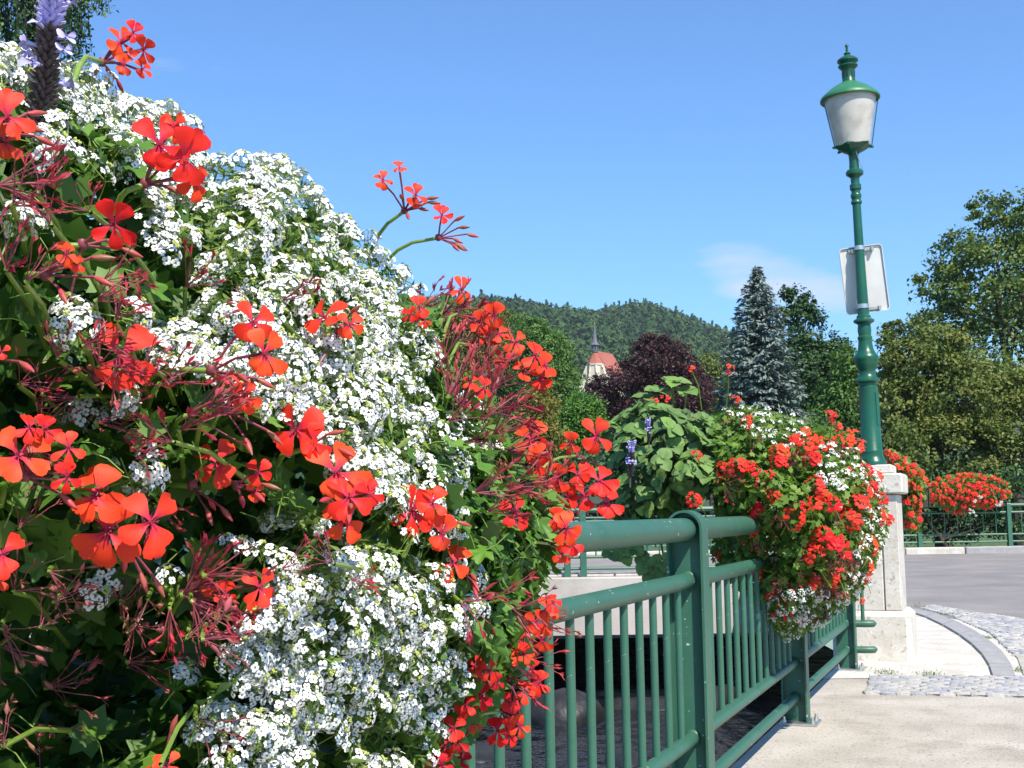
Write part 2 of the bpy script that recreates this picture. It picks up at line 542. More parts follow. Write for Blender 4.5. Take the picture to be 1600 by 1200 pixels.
LEAF_A = leaf_mat('alyssum_foliage', [(0.06, 0.13, 0.02), (0.10, 0.18, 0.03), (0.16, 0.25, 0.05), (0.24, 0.31, 0.07)], 0.3, 0.6)
LEAF_P = leaf_mat('plectranthus_leaf', [(0.10, 0.18, 0.05), (0.13, 0.23, 0.06), (0.17, 0.28, 0.08), (0.16, 0.29, 0.055)], 0.22, 0.6, obj_random=True, uv_vein=7)

# ------------------------------------------------------------------ railing line frame
KX = 1.183
VT = 0.40
dR = Vector((VT, 1, 0)).normalized()          # along the railing, away from the camera
nR = Vector((dR.y, -dR.x, 0))                 # towards the path
def rail(y, off=0.0, z=0.0):
    return Vector((VT * y - KX, y, 0)) + nR * off + Vector((0, 0, z))
MR = Matrix((nR, dR, Vector((0, 0, 1)))).transposed()   # local x across, y along

# ================================================================== SETTING
def sheet(name, pts, z, mat, kind='structure'):
    b = MB()
    b.add([(x, y, z) for x, y in pts], [tuple(range(len(pts)))])
    o = b.build(name, mat, smooth=False)
    tag(o, kind=kind)
    return o

EDGE = -0.10
def edge_xy(y, off=EDGE):
    q = rail(y, off)
    return (q.x, q.y)

# path beside the railing
sheet('path', [edge_xy(-3), (9, -6), (9, 8.44), edge_xy(8.44)], 0.0, MT['concrete'])
sheet('pavement', [edge_xy(8.42), (9, 8.42), (9, 14), (5.2, 19.5), edge_xy(19.5)], 0.004, MT['pale'])
# road that crosses behind the corner
sheet('road', [(-60, 19.9), (3.6, 19.9), (4.4, 14.2), (5.2, 7.0), (60, 2), (60, 30.6), (-60, 30.6)], 0.008, MT['asphalt'])
# far ground: falls behind the far kerb and rises again to the foot of the hill
def ground():
    ys = [32.6, 34, 38, 46, 60, 80, 110, 160, 260, 450, 900, 2500, 6000]
    zs = [0.12, -0.5, -0.9, -0.9, -0.6, -0.2, 0.2, 0.8, 1.2, 1.5, 2, 2, 2]
    xs = [-4000, -900, -300, -120, -60, -30, -15, 0, 15, 30, 60, 120, 300, 900, 4000]
    b = MB()
    vs = [(x, y, z) for y, z in zip(ys, zs) for x in xs]
    n = len(xs)
    fs = [(j * n + i, j * n + i + 1, (j + 1) * n + i + 1, (j + 1) * n + i) for j in range(len(ys) - 1) for i in range(n - 1)]
    b.add(vs, fs)
    tag(b.build('ground', MT['grass']), kind='structure')
ground()
b = MB()
b.add([(-60, -20, -0.02), (-11, -20, -0.02), (-11, 19.4, -0.02), (-60, 19.4, -0.02)], [(0, 1, 2, 3)])
tag(b.build('meadow', MT['grass']), kind='structure')
b = MB()
b.add([(9, -20, -0.03), (60, -20, -0.03), (60, 2, -0.03), (9, 8.5, -0.03)], [(0, 1, 2, 3)])
tag(b.build('verge', MT['concrete']), kind='structure')
# water and its bed
sheet('water', [(-11, -8), edge_xy(-8, EDGE - 0.3), edge_xy(19.5, EDGE - .3), (7, 33), (-11, 33)], -1.75, MT['water'])
sheet('stream_bed', [(-12, -9), edge_xy(-8, EDGE), edge_xy(19.5, EDGE), (8, 34), (-12, 34)], -2.2, MT['bed'])

# retaining walls of the stream
b = MB()
p0, p1 = rail(-8, EDGE - 0.16), rail(19.4, EDGE - 0.16)
mid = (p0 + p1) / 2
b.box(mid + nR * 0.27 + Vector((0, 0, -1.14)), (0.25, (p1 - p0).length, 2.2), MR)
tag(b.build('retaining_wall', MT['bridge'], smooth=False), 'concrete retaining wall holding the path above the stream', 'wall')
b = MB()
b.box((-11.2, 5.5, -1.15), (0.4, 27.6, 2.2))
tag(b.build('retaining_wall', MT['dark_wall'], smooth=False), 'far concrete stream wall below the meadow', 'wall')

# road bridge over the stream
bridge = tag(empty('road_bridge', (0, 20, 0)), 'pale concrete road bridge crossing the dark stream beyond the railing', 'bridge')
b = MB(); b.box((-4.6, 25.8, -0.44), (18.4, 11.6, 0.86)); b.build('deck', MT['bridge'], bridge, smooth=False)
b = MB(); b.box((-4.6, 19.82, -0.34), (18.4, 0.30, 0.92), bev=0.015); b.build('fascia', MT['bridge'], bridge, smooth=False)
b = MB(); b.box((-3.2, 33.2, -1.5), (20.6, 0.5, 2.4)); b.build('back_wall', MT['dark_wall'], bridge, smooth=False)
# pavers on the edge of the bridge
me_pv = MB(); me_pv.box((0, 0, 0), (0.52, 0.30, 0.06), bev=0.012)
me_pv = me_pv.mesh('paver', MT['pale'], smooth=False)
for i in range(15):
    link('paver', me_pv, bridge, mw=Matrix.Translation((-3.6 + i * 0.55, 20.16, 0.145 - 0.0)) @ Matrix.Rotation(random.Random(i).uniform(-.01, .01), 4, 'Z'))
b = MB(); b.box((-4.6, 20.3, 0.06), (18.3, 0.66, 0.11)); b.build('edge_course', MT['joint'], bridge, smooth=False)

# far pavement and kerb
b = MB(); b.box((0, 31.75, 0.06), (120, 1.7, 0.13)); tag(b.build('far_pavement', MT['pale'], smooth=False), kind='structure')
kerb = empty('kerb', (0, 30.7, 0)); tag(kerb, kind='structure')
me_ks = MB(); me_ks.box((0, 0, 0), (1.47, 0.3, 0.30), bev=0.02)
me_k1 = me_ks.mesh('kerb_stone', MT['pale'], smooth=False)
me_k2 = MB(); me_k2.box((0, 0, 0), (1.47, 0.3, 0.30), bev=0.02); me_k2 = me_k2.mesh('kerb_stone', MT['kerb'], smooth=False)
for i in range(34):
    x = -12 + i * 1.5
    link('kerb_stone', me_k2 if abs(x - 11.9) < 0.75 else me_k1, kerb, mw=Matrix.Translation((x, 30.75, 0.02 + 0.004 * (i % 3))))

# near kerb: an arc of grey granite stones from behind the pillar to the right
nk = empty('kerb', (5, 10, 0)); tag(nk, kind='structure')
def ground_at(px, py, z=0.0):
    d = F + RT * ((px - 800) / FPX) - UP * ((py - 600) / FPX)
    t = (z - EYE) / d.z
    return CAM + d * t
arc_in = [ground_at(*q) for q in ((1418, 956), (1447, 966), (1474, 979), (1499, 994), (1519, 1009), (1535, 1025), (1546, 1042), (1552, 1060))]
arc_out = [ground_at(*q) for q in ((1428, 954), (1461, 961), (1493, 973), (1522, 988), (1547, 1005), (1566, 1022), (1580, 1042), (1587, 1061))]
for i in range(len(arc_in) - 1):
    a, bq, c, d = arc_in[i], arc_in[i + 1], arc_out[i + 1], arc_out[i]
    def sh(p, q, t): return p + (q - p) * t
    q4 = [sh(a, bq, .02), sh(a, bq, .98), sh(d, c, .98), sh(d, c, .02)]
    ctr = sum(q4, Vector()) / 4
    vs = [Vector((v.x, v.y, -0.08)) for v in q4] + [Vector((v.x, v.y, 0.024)) for v in q4]
    m = MB()
    m.add([v - Vector((ctr.x, ctr.y, 0)) for v in vs], [(0, 1, 5, 4), (1, 2, 6, 5), (2, 3, 7, 6), (3, 0, 4, 7), (4, 5, 6, 7)])
    link('kerb_stone', m.mesh('kerb_stone', MT['kerb'], smooth=False), nk, loc=Vector((ctr.x, ctr.y, 0)))

# cobbles: a band across the path and a patch along the kerb
def cobble_field(name, quads, step, rng, limit):
    root = empty(name, quads[0][0]); tag(root, kind='structure')
    b = MB()
    for q in quads:
        b.add([(v.x, v.y, 0.012) for v in q], [(0, 1, 2, 3)])
    b.build('bedding', MT['joint'], root, smooth=False)
    mes = []
    for k in range(9):
        m = MB(); m.box((0, 0, 0), (0.098 * rng.uniform(.8, 1.05), 0.094 * rng.uniform(.8, 1.03), 0.08), bev=0.006)
        m.v = [(x + rng.uniform(-.006, .006), y + rng.uniform(-.006, .006), z + rng.uniform(-.002, .002)) for x, y, z in m.v]
        mes.append(m.mesh('cobblestone', MT['cobble'] if k % 3 else MT['cobble_blue'], smooth=True, angle=60))
    n = 0
    for q in quads:
        L = max((q[1] - q[0]).length, (q[2] - q[3]).length); W = max((q[3] - q[0]).length, (q[2] - q[1]).length)
        nu, nv = int(L / step), max(1, int(W / step))
        for v in range(nv):
            for u in range(nu):
                if n >= limit: return
                s, t = (u + 0.5 + 0.45 * (v % 2) + rng.uniform(-.1, .1)) / (nu + .45), (v + .5 + rng.uniform(-.08, .08)) / nv
                p = (q[0] * (1 - s) + q[1] * s) * (1 - t) + (q[3] * (1 - s) + q[2] * s) * t
                ang = math.atan2((q[1] - q[0]).y, (q[1] - q[0]).x)
                link('cobblestone', rng.choice(mes), root,
                     mw=Matrix.Translation((p.x, p.y, -0.0235 + rng.uniform(-.0015, .003))) @ Matrix.Rotation(ang + rng.uniform(-.2, .2), 4, 'Z')
                     @ Matrix.Rotation(rng.uniform(-.04, .04), 4, 'X') @ Matrix.Rotation(rng.uniform(-.04, .04), 4, 'Y'))
                n += 1
rngc = random.Random(3)
c0, c1 = ground_at(1352, 1085), ground_at(1750, 1094)
c2, c3 = ground_at(1750, 1060), ground_at(1362, 1058)
cobble_field('cobble_band', [(c0, c1, c2, c3)], 0.098, rngc, 300)
k1 = [ground_at(*q) for q in ((1440, 952), (1495, 966), (1550, 992), (1590, 1030), (1600, 1058))]
k2 = [ground_at(*q) for q in ((1452, 946), (1540, 960), (1640, 975), (1720, 1000), (1760, 1056))]
cobble_field('cobble_gutter', [(k1[i], k1[i + 1], k2[i + 1], k2[i]) for i in range(4)], 0.13, rngc, 300)

# ================================================================== RAILINGS
def u_band(hw, top, depth, th, z0=0.0):
    """flat bar bent into an upside-down U, local x across, y along"""
    m = MB()
    def outline(w):
        pts = [(-w, z0)]
        for k in range(13):
            a = math.pi - math.pi * k / 12
            pts.append((w * math.cos(a), top - hw + w * math.sin(a)))
        pts.append((w, z0))
        return pts
    o, i = outline(hw), outline(hw - th)
    vs = []
    for y in (-depth / 2, depth / 2):
        vs += [Vector((x, y, z)) for x, z in o] + [Vector((x, y, z)) for x, z in i]
    n = len(o)
    fs = []
    for k in range(n - 1):
        fs += [(k, k + 1, n + k + 1, n + k), (2 * n + k + 1, 2 * n + k, 3 * n + k, 3 * n + k + 1),
               (k + 1, k, 2 * n + k, 2 * n + k + 1), (n + k, n + k + 1, 3 * n + k + 1, 3 * n + k)]
    m.add(vs, fs)
    return m, i

def post_mesh(hw=0.068, top=1.155, depth=0.10, th=0.009):
    m, inner = u_band(hw, top, depth, th)
    n = len(inner)
    vs = [Vector((x, y, z)) for y in (-0.004, 0.004) for x, z in inner]
    m.add(vs, [tuple(range(n - 1, -1, -1)), tuple(range(n, 2 * n))])
    return m

post_me = post_mesh().mesh('post', MT['green_paint'], angle=30)
m = MB(); m.box((0, 0, 0.007), (0.20, 0.18, 0.014), bev=0.003); plate_me = m.mesh('base_plate', MT['galv'], smooth=False)
m = MB(); m.lathe([(0, 0.014), (0.012, 0.014), (0.012, 0.008), (0.03, 0.008), (0.033, 0.004)], 6); bolt_me = m.mesh('bolt', MT['galv'], smooth=False)
Z_TOP, Z_MID, Z_A, Z_LOW = 1.083, 0.895, 0.325, 0.14
R_TOP, R_MID, R_A, R_LOW = 0.043, 0.030, 0.026, 0.025

def railing(root, origin, d, n, posts, bal_step, ends=(), detail=True):
    """posts: distances along d from origin"""
    Mx = Matrix((n, d, Vector((0, 0, 1)))).transposed()
    def at(t, off=0, z=0): return origin + d * t + n * off + Vector((0, 0, z))
    for t in posts:
        po = link('post', post_me, root, mw=Matrix.Translation(at(t)) @ Mx.to_4x4())
        if detail:
            link('base_plate', plate_me, po, mw=Matrix.Translation(at(t, 0.02)) @ Mx.to_4x4())
            for sx in (-0.055, 0.095):
                for sy in (-0.065, 0.065):
                    link('bolt', bolt_me, po, mw=Matrix.Translation(at(t + sy, sx, 0.014)))
    bal = MB(); bal.tube([(0, 0, Z_A), (0, 0, Z_MID)], 0.0128, 10, caps=False)
    bal_me = bal.mesh('baluster', MT['green_paint'])
    for a, bq in zip(posts[:-1], posts[1:]):
        for nm, z, r in (('top_rail', Z_TOP, R_TOP), ('middle_rail', Z_MID, R_MID), ('baluster_rail', Z_A, R_A), ('foot_rail', Z_LOW, R_LOW)):
            L = bq - a - 0.008
            m = MB(); m.tube([Vector((0, -L / 2, 0)), Vector((0, L / 2, 0))], r, 20 if detail else 8, caps=False)
            if detail:
                for e in (-1, 1):
                    m.tube([Vector((0, e * (L / 2 - q_), 0)) for q_ in (0.0, .004, .009, .011)], [r * 1.02 + .004, r * 1.02 + .005, r * 1.01 + .0025, r], 20, caps=False)
            link(nm, m.mesh(nm, MT['green_paint']), root, mw=Matrix.Translation(at((a + bq) / 2, 0, z)) @ Mx.to_4x4())
        k = max(2, round((bq - a) / bal_step))
        for i in range(1, k):
            link('baluster', bal_me, root, mw=Matrix.Translation(at(a + (bq - a) * i / k)) @ Mx.to_4x4())
    return at

y1 = 4.57
stp = 2.35
t1 = (Vector((VT * y1 - KX, y1, 0)) - rail(0)).length
near_rail = tag(empty('railing', rail(0)), 'green tubular railing with round-topped posts running along the path edge', 'railing', 'green tubular railings')
rail_posts = [t1 + stp * k for k in (-2, -1, 0, 1, 2)]
at = railing(near_rail, rail(0), dR, nR, rail_posts, 0.165)
# bent rail ends in front of the pillar
tE = rail_posts[-1]
for nm, z, r in (('rail_end', Z_TOP, R_TOP), ('rail_end', Z_MID, R_MID), ('rail_end', Z_A, R_A), ('rail_end', Z_LOW, R_LOW)):
    m = MB()
    pts = [at(tE + 0.006, 0.0, z), at(tE + 0.03, 0.015, z), at(tE + 0.045, 0.05, z), at(tE + 0.05, 0.10, z), at(tE + 0.055, 0.155, z), at(tE + 0.075, 0.182, z), at(tE + 0.10, 0.19, z)]
    c = at(tE, 0.1, z)
    m.tube([q - c for q in pts], [r] * 6 + [r * .6], 14)
    link(nm, m.mesh(nm, MT['green_paint']), near_rail, loc=c)
m = MB(); m.tube([(0, 0, Z_A), (0, 0, Z_MID)], 0.0135, 10, caps=False)
link('baluster', m.mesh('baluster', MT['green_paint']), near_rail, loc=at(tE + 0.052, 0.115))

X = Vector((1, 0, 0)); Yv = Vector((0, 1, 0))
br = tag(empty('railing', (0.9, 19.95, 0.1)), 'green railing on the near edge of the road bridge, seen under the thick top rail', 'railing', 'green tubular railings')
railing(br, Vector((-8.6, 19.97, 0.11)), X, -Yv, [0.0, 2.36, 4.72, 7.08, 9.46, 9.72, 12.0, 14.3], 0.2, detail=False)
fr = tag(empty('railing', (12, 32.2, 0.13)), 'distant green railing behind the far pavement across the road', 'railing', 'green tubular railings')
railing(fr, Vector((10.58 - 2.35 * 6, 32.0, 0.125)), X, -Yv, [2.35 * k for k in range(10)], 0.34, detail=False)

# ================================================================== PILLAR, LAMP, SIGN
PD = 9.5
pc = ground_at(1364, 1032); pc = P(1364, 960, PD); pc.z = 0
pillar = tag(empty('stone_pillar', pc), 'pale concrete pillar with stepped cap carrying the street lamp', 'pillar')
ZT = P(1364, 727, PD).z
def pbox(c, s, bev): 
    m = MB(); m.box(MR @ Vector(c), s, MR, bev=0.0) if bev <= 0 else m.box(MR @ Vector(c), s, MR, bev=bev)
    m.v = [tuple(Vector(q) + pc) for q in m.v]
    return m
hS = 0.49
zb, zc, zp = P(1400, 950, PD).z, P(1400, 773, PD).z, P(1400, 741, PD).z
pbox((0.01, 0, zb / 2 - 0.03), (0.585, 0.57, zb + 0.06), 0.04).build('plinth', MT['pale'], pillar, angle=30)
pbox((-0.062, 0, (zb + zc) / 2), (0.346, hS, zc - zb - 0.002), 0.006).build('shaft', MT['pale'], pillar, angle=30)
pbox((0.178, 0, (zb + zc) / 2), (0.118, hS, zc - zb - 0.002), 0.006).build('shaft', MT['pale'], pillar, angle=30)
pbox((0.09, 0, (zb + zc) / 2), (0.06, hS - 0.05, zc - zb - 0.01), 0).build('joint', MT['joint'], pillar, smooth=False)
pbox((0, 0, (zc + zp) / 2 + .004), (0.575, 0.575, zp - zc - 0.004), 0.012).build('cap', MT['pale'], pillar, angle=30)
pbox((-0.005, 0, (zp + ZT) / 2 + .002), (0.43, 0.43, ZT - zp - 0.002), 0.01).build('cap_step', MT['pale'], pillar, angle=30)

s = PD / FPX
lamp_base = P(1364, 727, PD)
lamp = tag(empty('street_lamp', lamp_base), 'old-fashioned green street lamp with frosted glass lantern on the pillar', 'street lamp')
tilt = Matrix.Rotation(R(-1.0), 4, Vector((0, 1, 0)))
ML = Matrix.Translation(lamp_base) @ tilt
def lz(py): return (727 - py) * s * 1.043
def lath(name, prof, mat, n=28, parent=None, angle=38):
    m = MB(); m.lathe([(lz(y), r * s) for y, r in prof], n)
    m.v = [tuple(ML @ Vector(q)) for q in m.v]
    return m.build(name, mat, parent or lamp, angle=angle)
column = lath('column', [(726.5, 21), (722, 21), (719, 19), (715, 17.2), (711, 16.2), (708, 17), (705, 17), (703, 15.6), (615, 14.2), (612, 14.6), (609, 14.6), (607, 12.8), (604, 13), (601, 18.5), (598, 18.5), (594, 14), (588, 12.2), (584, 13), (579, 16), (573, 18), (568, 18.6), (566, 19.5), (562, 18.5), (558, 15), (552, 12.2), (545, 11), (538, 10.4), (536, 11.4), (533, 11.4), (531, 9.6), (524, 10.5), (519, 10.4), (514, 9.6), (512, 12), (510, 16), (507, 16), (504, 11), (501, 11), (499, 9)], MT['lamp_paint'])
lath('shaft', [(499, 9), (490, 8.8), (440, 7.9), (390, 7.1), (327, 6.6)], MT['lamp_paint'])
neck = lath('neck', [(328, 6.6), (326, 8.6), (323, 8.6), (321, 7), (318, 7.4), (316, 8.4), (312, 8.4), (310, 6.8), (306, 7), (304, 9), (297, 9), (295, 6.6), (286, 7), (284, 9), (281, 13.5), (277, 14), (274, 12), (272, 8), (262, 7.4), (250, 7.6), (247, 10), (244, 16)], MT['lamp_paint'])
lath('gallery', [(245, 15), (241, 22), (237, 29), (235.5, 30), (235.2, 24)], MT['lamp_paint'], n=6, angle=20)
lath('glass', [(237, 25), (236, 26.5), (200, 33), (162, 40.5), (160, 40.5)], MT['glass'], n=40)
roof = lath('roof', [(160, 41), (163.5, 45.5), (162.5, 47), (160, 47), (156, 44), (151, 38), (146, 32), (141, 24), (137, 17), (134.5, 12)], MT['roof_paint'], n=40)
lath('chimney', [(136, 11), (133, 11.2), (131, 10), (115, 10), (113, 11.5), (109, 15.5), (107.5, 15.5), (106, 11.5), (103, 13), (101, 16.5), (98.5, 16.5), (95, 12), (91.5, 5), (90, 4.2), (88.5, 5.5), (87, 4.8), (85.5, 2.2), (78, 1.9), (76, 3), (74, 2.6), (72.5, 1)], MT['lamp_paint'], parent=roof)
# vent slots, stay rods, cable, access door
for k in range(8):
    a = 2 * math.pi * k / 8 + .3
    c = Vector((math.cos(a), math.sin(a), 0)) * (10.0 * s)
    m = MB()
    m.box(c + Vector((0, 0, lz(122))), (0.004, 0.010, 0.05), Matrix.Rotation(a, 3, 'Z'))
    m.v = [tuple(ML @ Vector(q)) for q in m.v]
    m.build('vent_slot', MT['dark'], roof, smooth=False)
for k, a in enumerate((R(-4), R(62), R(122), R(184))):
    c = Vector((math.cos(a), math.sin(a), 0))
    m = MB(); m.tube([ML @ (c * (44 * s) + Vector((0, 0, lz(163)))), ML @ (c * (29.5 * s) + Vector((0, 0, lz(238))))], 0.0042, 6)
    m.build('stay_rod', MT['lamp_paint'], lamp)
for k in range(6):
    a = R(60 * k)
    m = MB(); m.box(ML @ (Vector((math.cos(a), math.sin(a), 0)) * (30 * s) + Vector((0, 0, lz(237.5)))), (0.03, 0.012, 0.018), Matrix.Rotation(a, 3, 'Z'))
    m.build('corner_lug', MT['lamp_paint'], lamp, smooth=False)
m = MB(); m.tube([ML @ Vector((x * s, -9.5 * s, lz(y))) for x, y in ((1, 243), (3, 252), (7, 264), (11, 274))], 0.0035, 6)
m.build('cable', MT['galv'], lamp)
m = MB()
for i in range(7):
    pass
m.box(Vector((10.0 * s, -10.4 * s, lz(643))), (0.045, 0.012, 0.26), Matrix.Rotation(R(44), 3, 'Z'), bev=0.003)
m.v = [tuple(ML @ Vector(q)) for q in m.v]
m.build('access_door', MT['lamp_paint'], lamp, smooth=False)

# sign: seen from the back, clamped to the lamp
SD = (ML @ Vector((0, 0, lz(435))) - CAM).dot(F) + 0.085
cs = [P(1312, 390, SD + .02), P(1380, 379, SD - .02), P(1388, 485, SD - .02), P(1322, 492, SD + .02)]
sx = ((cs[1] - cs[0]) + (cs[2] - cs[3])).normalized()
sz = ((cs[0] - cs[3]) + (cs[1] - cs[2])).normalized()
sy = sz.cross(sx).normalized()
sz = sx.cross(sy)
sc_ = sum(cs, Vector()) / 4
SW, SH = ((cs[1] - cs[0]).length + (cs[2] - cs[3]).length) / 2, ((cs[0] - cs[3]).length + (cs[1] - cs[2]).length) / 2
MSG = Matrix.Translation(sc_) @ Matrix((sx, sy, sz)).transposed().to_4x4()
sign = tag(empty('road_sign', sc_), 'back of a pale rectangular road sign clamped to the lamp post', 'sign')
def rrect(w, h, r, k=5):
    pts = []
    for cx, cz, a0 in ((w / 2 - r, h / 2 - r, 0), (-w / 2 + r, h / 2 - r, 90), (-w / 2 + r, -h / 2 + r, 180), (w / 2 - r, -h / 2 + r, 270)):
        for i in range(k + 1):
            a = R(a0 + 90 * i / k)
            pts.append((cx + r * math.cos(a), cz + r * math.sin(a)))
    return pts
o_ = rrect(SW, SH, 0.03); i_ = rrect(SW - 0.012, SH - 0.012, 0.026)
n = len(o_)
m = MB()
vs = [(x, 0.010, z) for x, z in o_] + [(x, -0.012, z) for x, z in o_] + [(x, -0.012, z) for x, z in i_] + [(x, 0.002, z) for x, z in i_]
fs = [tuple(range(n)), tuple(range(4 * n - 1, 3 * n - 1, -1))]
for k in range(n):
    j = (k + 1) % n
    fs += [(k, n + k, n + j, j), (n + k, 2 * n + k, 2 * n + j, n + j), (2 * n + k, 3 * n + k, 3 * n + j, 2 * n + j)]
m.add([MSG @ Vector(q) for q in vs], fs)
m.build('panel', MT['sign_back'], sign, angle=25)
for zc_ in (SH / 2 - 0.03, -SH / 2 + 0.03):
    m = MB(); m.box((0.0, -0.012, zc_), (0.20, 0.02, 0.026), bev=0.003)
    for kx in (-0.07, 0.085):
        m.box((kx, -0.03, zc_ - 0.004), (0.018, 0.024, 0.036), bev=0.002)
    m.v = [tuple(MSG @ Vector(q)) for q in m.v]
    cl = m.build('clamp', MT['galv'], sign, smooth=False)
    yy = 727 - ((MSG @ Vector((0, 0, zc_))).z - lamp_base.z) / s / 1.043
    rr = 7.2 + (yy - 385) / 100 * 1.5
    m = MB()
    m.lathe([(lz(yy + 3.2), rr * s), (lz(yy + 3.2), (rr + .9) * s), (lz(yy - 3.2), (rr + .9) * s), (lz(yy - 3.2), rr * s)], 20)
    m.v = [tuple(ML @ Vector(q)) for q in m.v]
    m.build('band', MT['galv'], cl, angle=30)

# ================================================================== HILL AND TREES
npr = np.random.default_rng(11)
L_RHOMB_V = [(0, -.5, 0), (-.28, 0, .06), (0, .5, 0), (.28, 0, .06)]
L_RHOMB_F = [(0, 3, 2), (0, 2, 1)]

def ridge_y(px):
    return np.interp(px, [-900, 0, 400, 640, 700, 780, 830, 870, 905, 930, 960, 985, 1015, 1050, 1090, 1130, 1180, 1240, 1320, 1420, 1700, 2400],
                     [455, 465, 478, 486, 487, 489, 496, 506, 511, 508, 502, 498, 499, 508, 524, 541, 555, 572, 596, 625, 655, 690])
HD0, HD1 = 220.0, 1300.0
def hill_pt(px, v):
    """v 0 at the foot, 1 on the ridge, up to 1.4 behind it"""
    px = np.asarray(px, float); v = np.asarray(v, float)
    D = HD0 + (HD1 - HD0) * v
    X_ = (px - 800) / FPX * D
    top = PN(px, ridge_y(px), np.full_like(px, HD1))[:, 2]
    bump = 1 + 0.05 * np.sin(px * .021 + v * 9) + .04 * np.sin(px * .05 + v * 23)
    prof = np.where(v <= 1, (np.sin(np.clip(v, 0, 1) * math.pi / 2) ** 1.15), 1 - (v - 1) * .5)
    z = 1.5 + (top - 1.5) * prof * np.where(v < .93, bump * .95 + .05, 1)
    z = np.minimum(z, EYE + (top - EYE) * (D / HD1) * 1.0)
    return np.stack([X_, D * math.cos(PITCH) * 1.0, z], 1)
pxs = np.linspace(-900, 2400, 90); vv = np.concatenate([np.linspace(-.1, 1, 30), [1.1, 1.25, 1.5]])
G = [hill_pt(pxs, np.full_like(pxs, v)) for v in vv]
m = MB()
nx = len(pxs)
m.add([tuple(q) for g in G for q in g], [(j * nx + i, j * nx + i + 1, (j + 1) * nx + i + 1, (j + 1) * nx + i) for j in range(len(vv) - 1) for i in range(nx - 1)])
tag(m.build('hills', MT['soil']), kind='structure')

NT = 11500
tp = npr.uniform(-300, 1480, NT); tv_ = np.clip(npr.beta(1.6, 1.0, NT) * 1.03, 0, 1.03)
keep = ~((tp > 840) & (tp < 1010) & (HD0 + (HD1 - HD0) * tv_ < 365))
tp, tv_ = tp[keep], tv_[keep]
NT = len(tp)
base = hill_pt(tp, tv_)
conif = npr.random(NT) < (0.25 + .35 * np.clip(tv_ - .5, 0, 1))
hgt = np.where(conif, npr.uniform(9, 12.5, NT), npr.uniform(7.5, 10.5, NT))
wid = np.where(conif, npr.uniform(2.4, 3.6, NT), npr.uniform(3.2, 5.4, NT))
K = 54
uu = npr.random((NT, K)); th = npr.uniform(0, 2 * math.pi, (NT, K))
uz = 0.08 + .92 * uu
rad = np.where(conif[:, None], (1.04 - uz), np.sqrt(np.clip(1 - (uz * 2 - 1.0) ** 2, 0.02, 1))) * npr.uniform(.72, 1.08, (NT, K))
pos = np.stack([base[:, None, 0] + rad * wid[:, None] * np.cos(th), base[:, None, 1] + rad * wid[:, None] * np.sin(th), base[:, None, 2] + uz * hgt[:, None] - 1], 2).reshape(-1, 3)
nrm = np.stack([np.cos(th), np.sin(th), np.where(conif[:, None], .5, (uz * 2 - 1) * 1.2)], 2).reshape(-1, 3) + npr.normal(0, .25, (NT * K, 3))
FOREST = leaf_mat('hill_forest', [(0.026, 0.060, 0.026), (0.040, 0.084, 0.030), (0.062, 0.110, 0.034), (0.085, 0.132, 0.040)], 0.15, 0.8, 0.1)
sz = np.where(np.repeat(conif, K), 1.25, 1.5) * npr.uniform(.7, 1.25, NT * K)
me = scatter_mesh('hill_forest', [(-.6, -.5, 0), (.6, -.45, .1), (.1, .6, 0)], [(0, 1, 2)], pos, nrm, unit_rand(npr, NT * K), sz, FOREST, npr)
# one tone per tree, shifted a little per leaf
tone = np.clip(np.where(conif, npr.uniform(0.15, .45, NT), npr.uniform(.3, .75, NT))[:, None] + npr.normal(0, .08, (NT, K)), 0, 1).reshape(-1)
me.attributes['rnd'].data.foreach_set('value', np.repeat(tone, 3))
tag(link('hill_forest', me), 'dense mixed woodland covering the far hill behind the church', 'forest', kind='stuff')

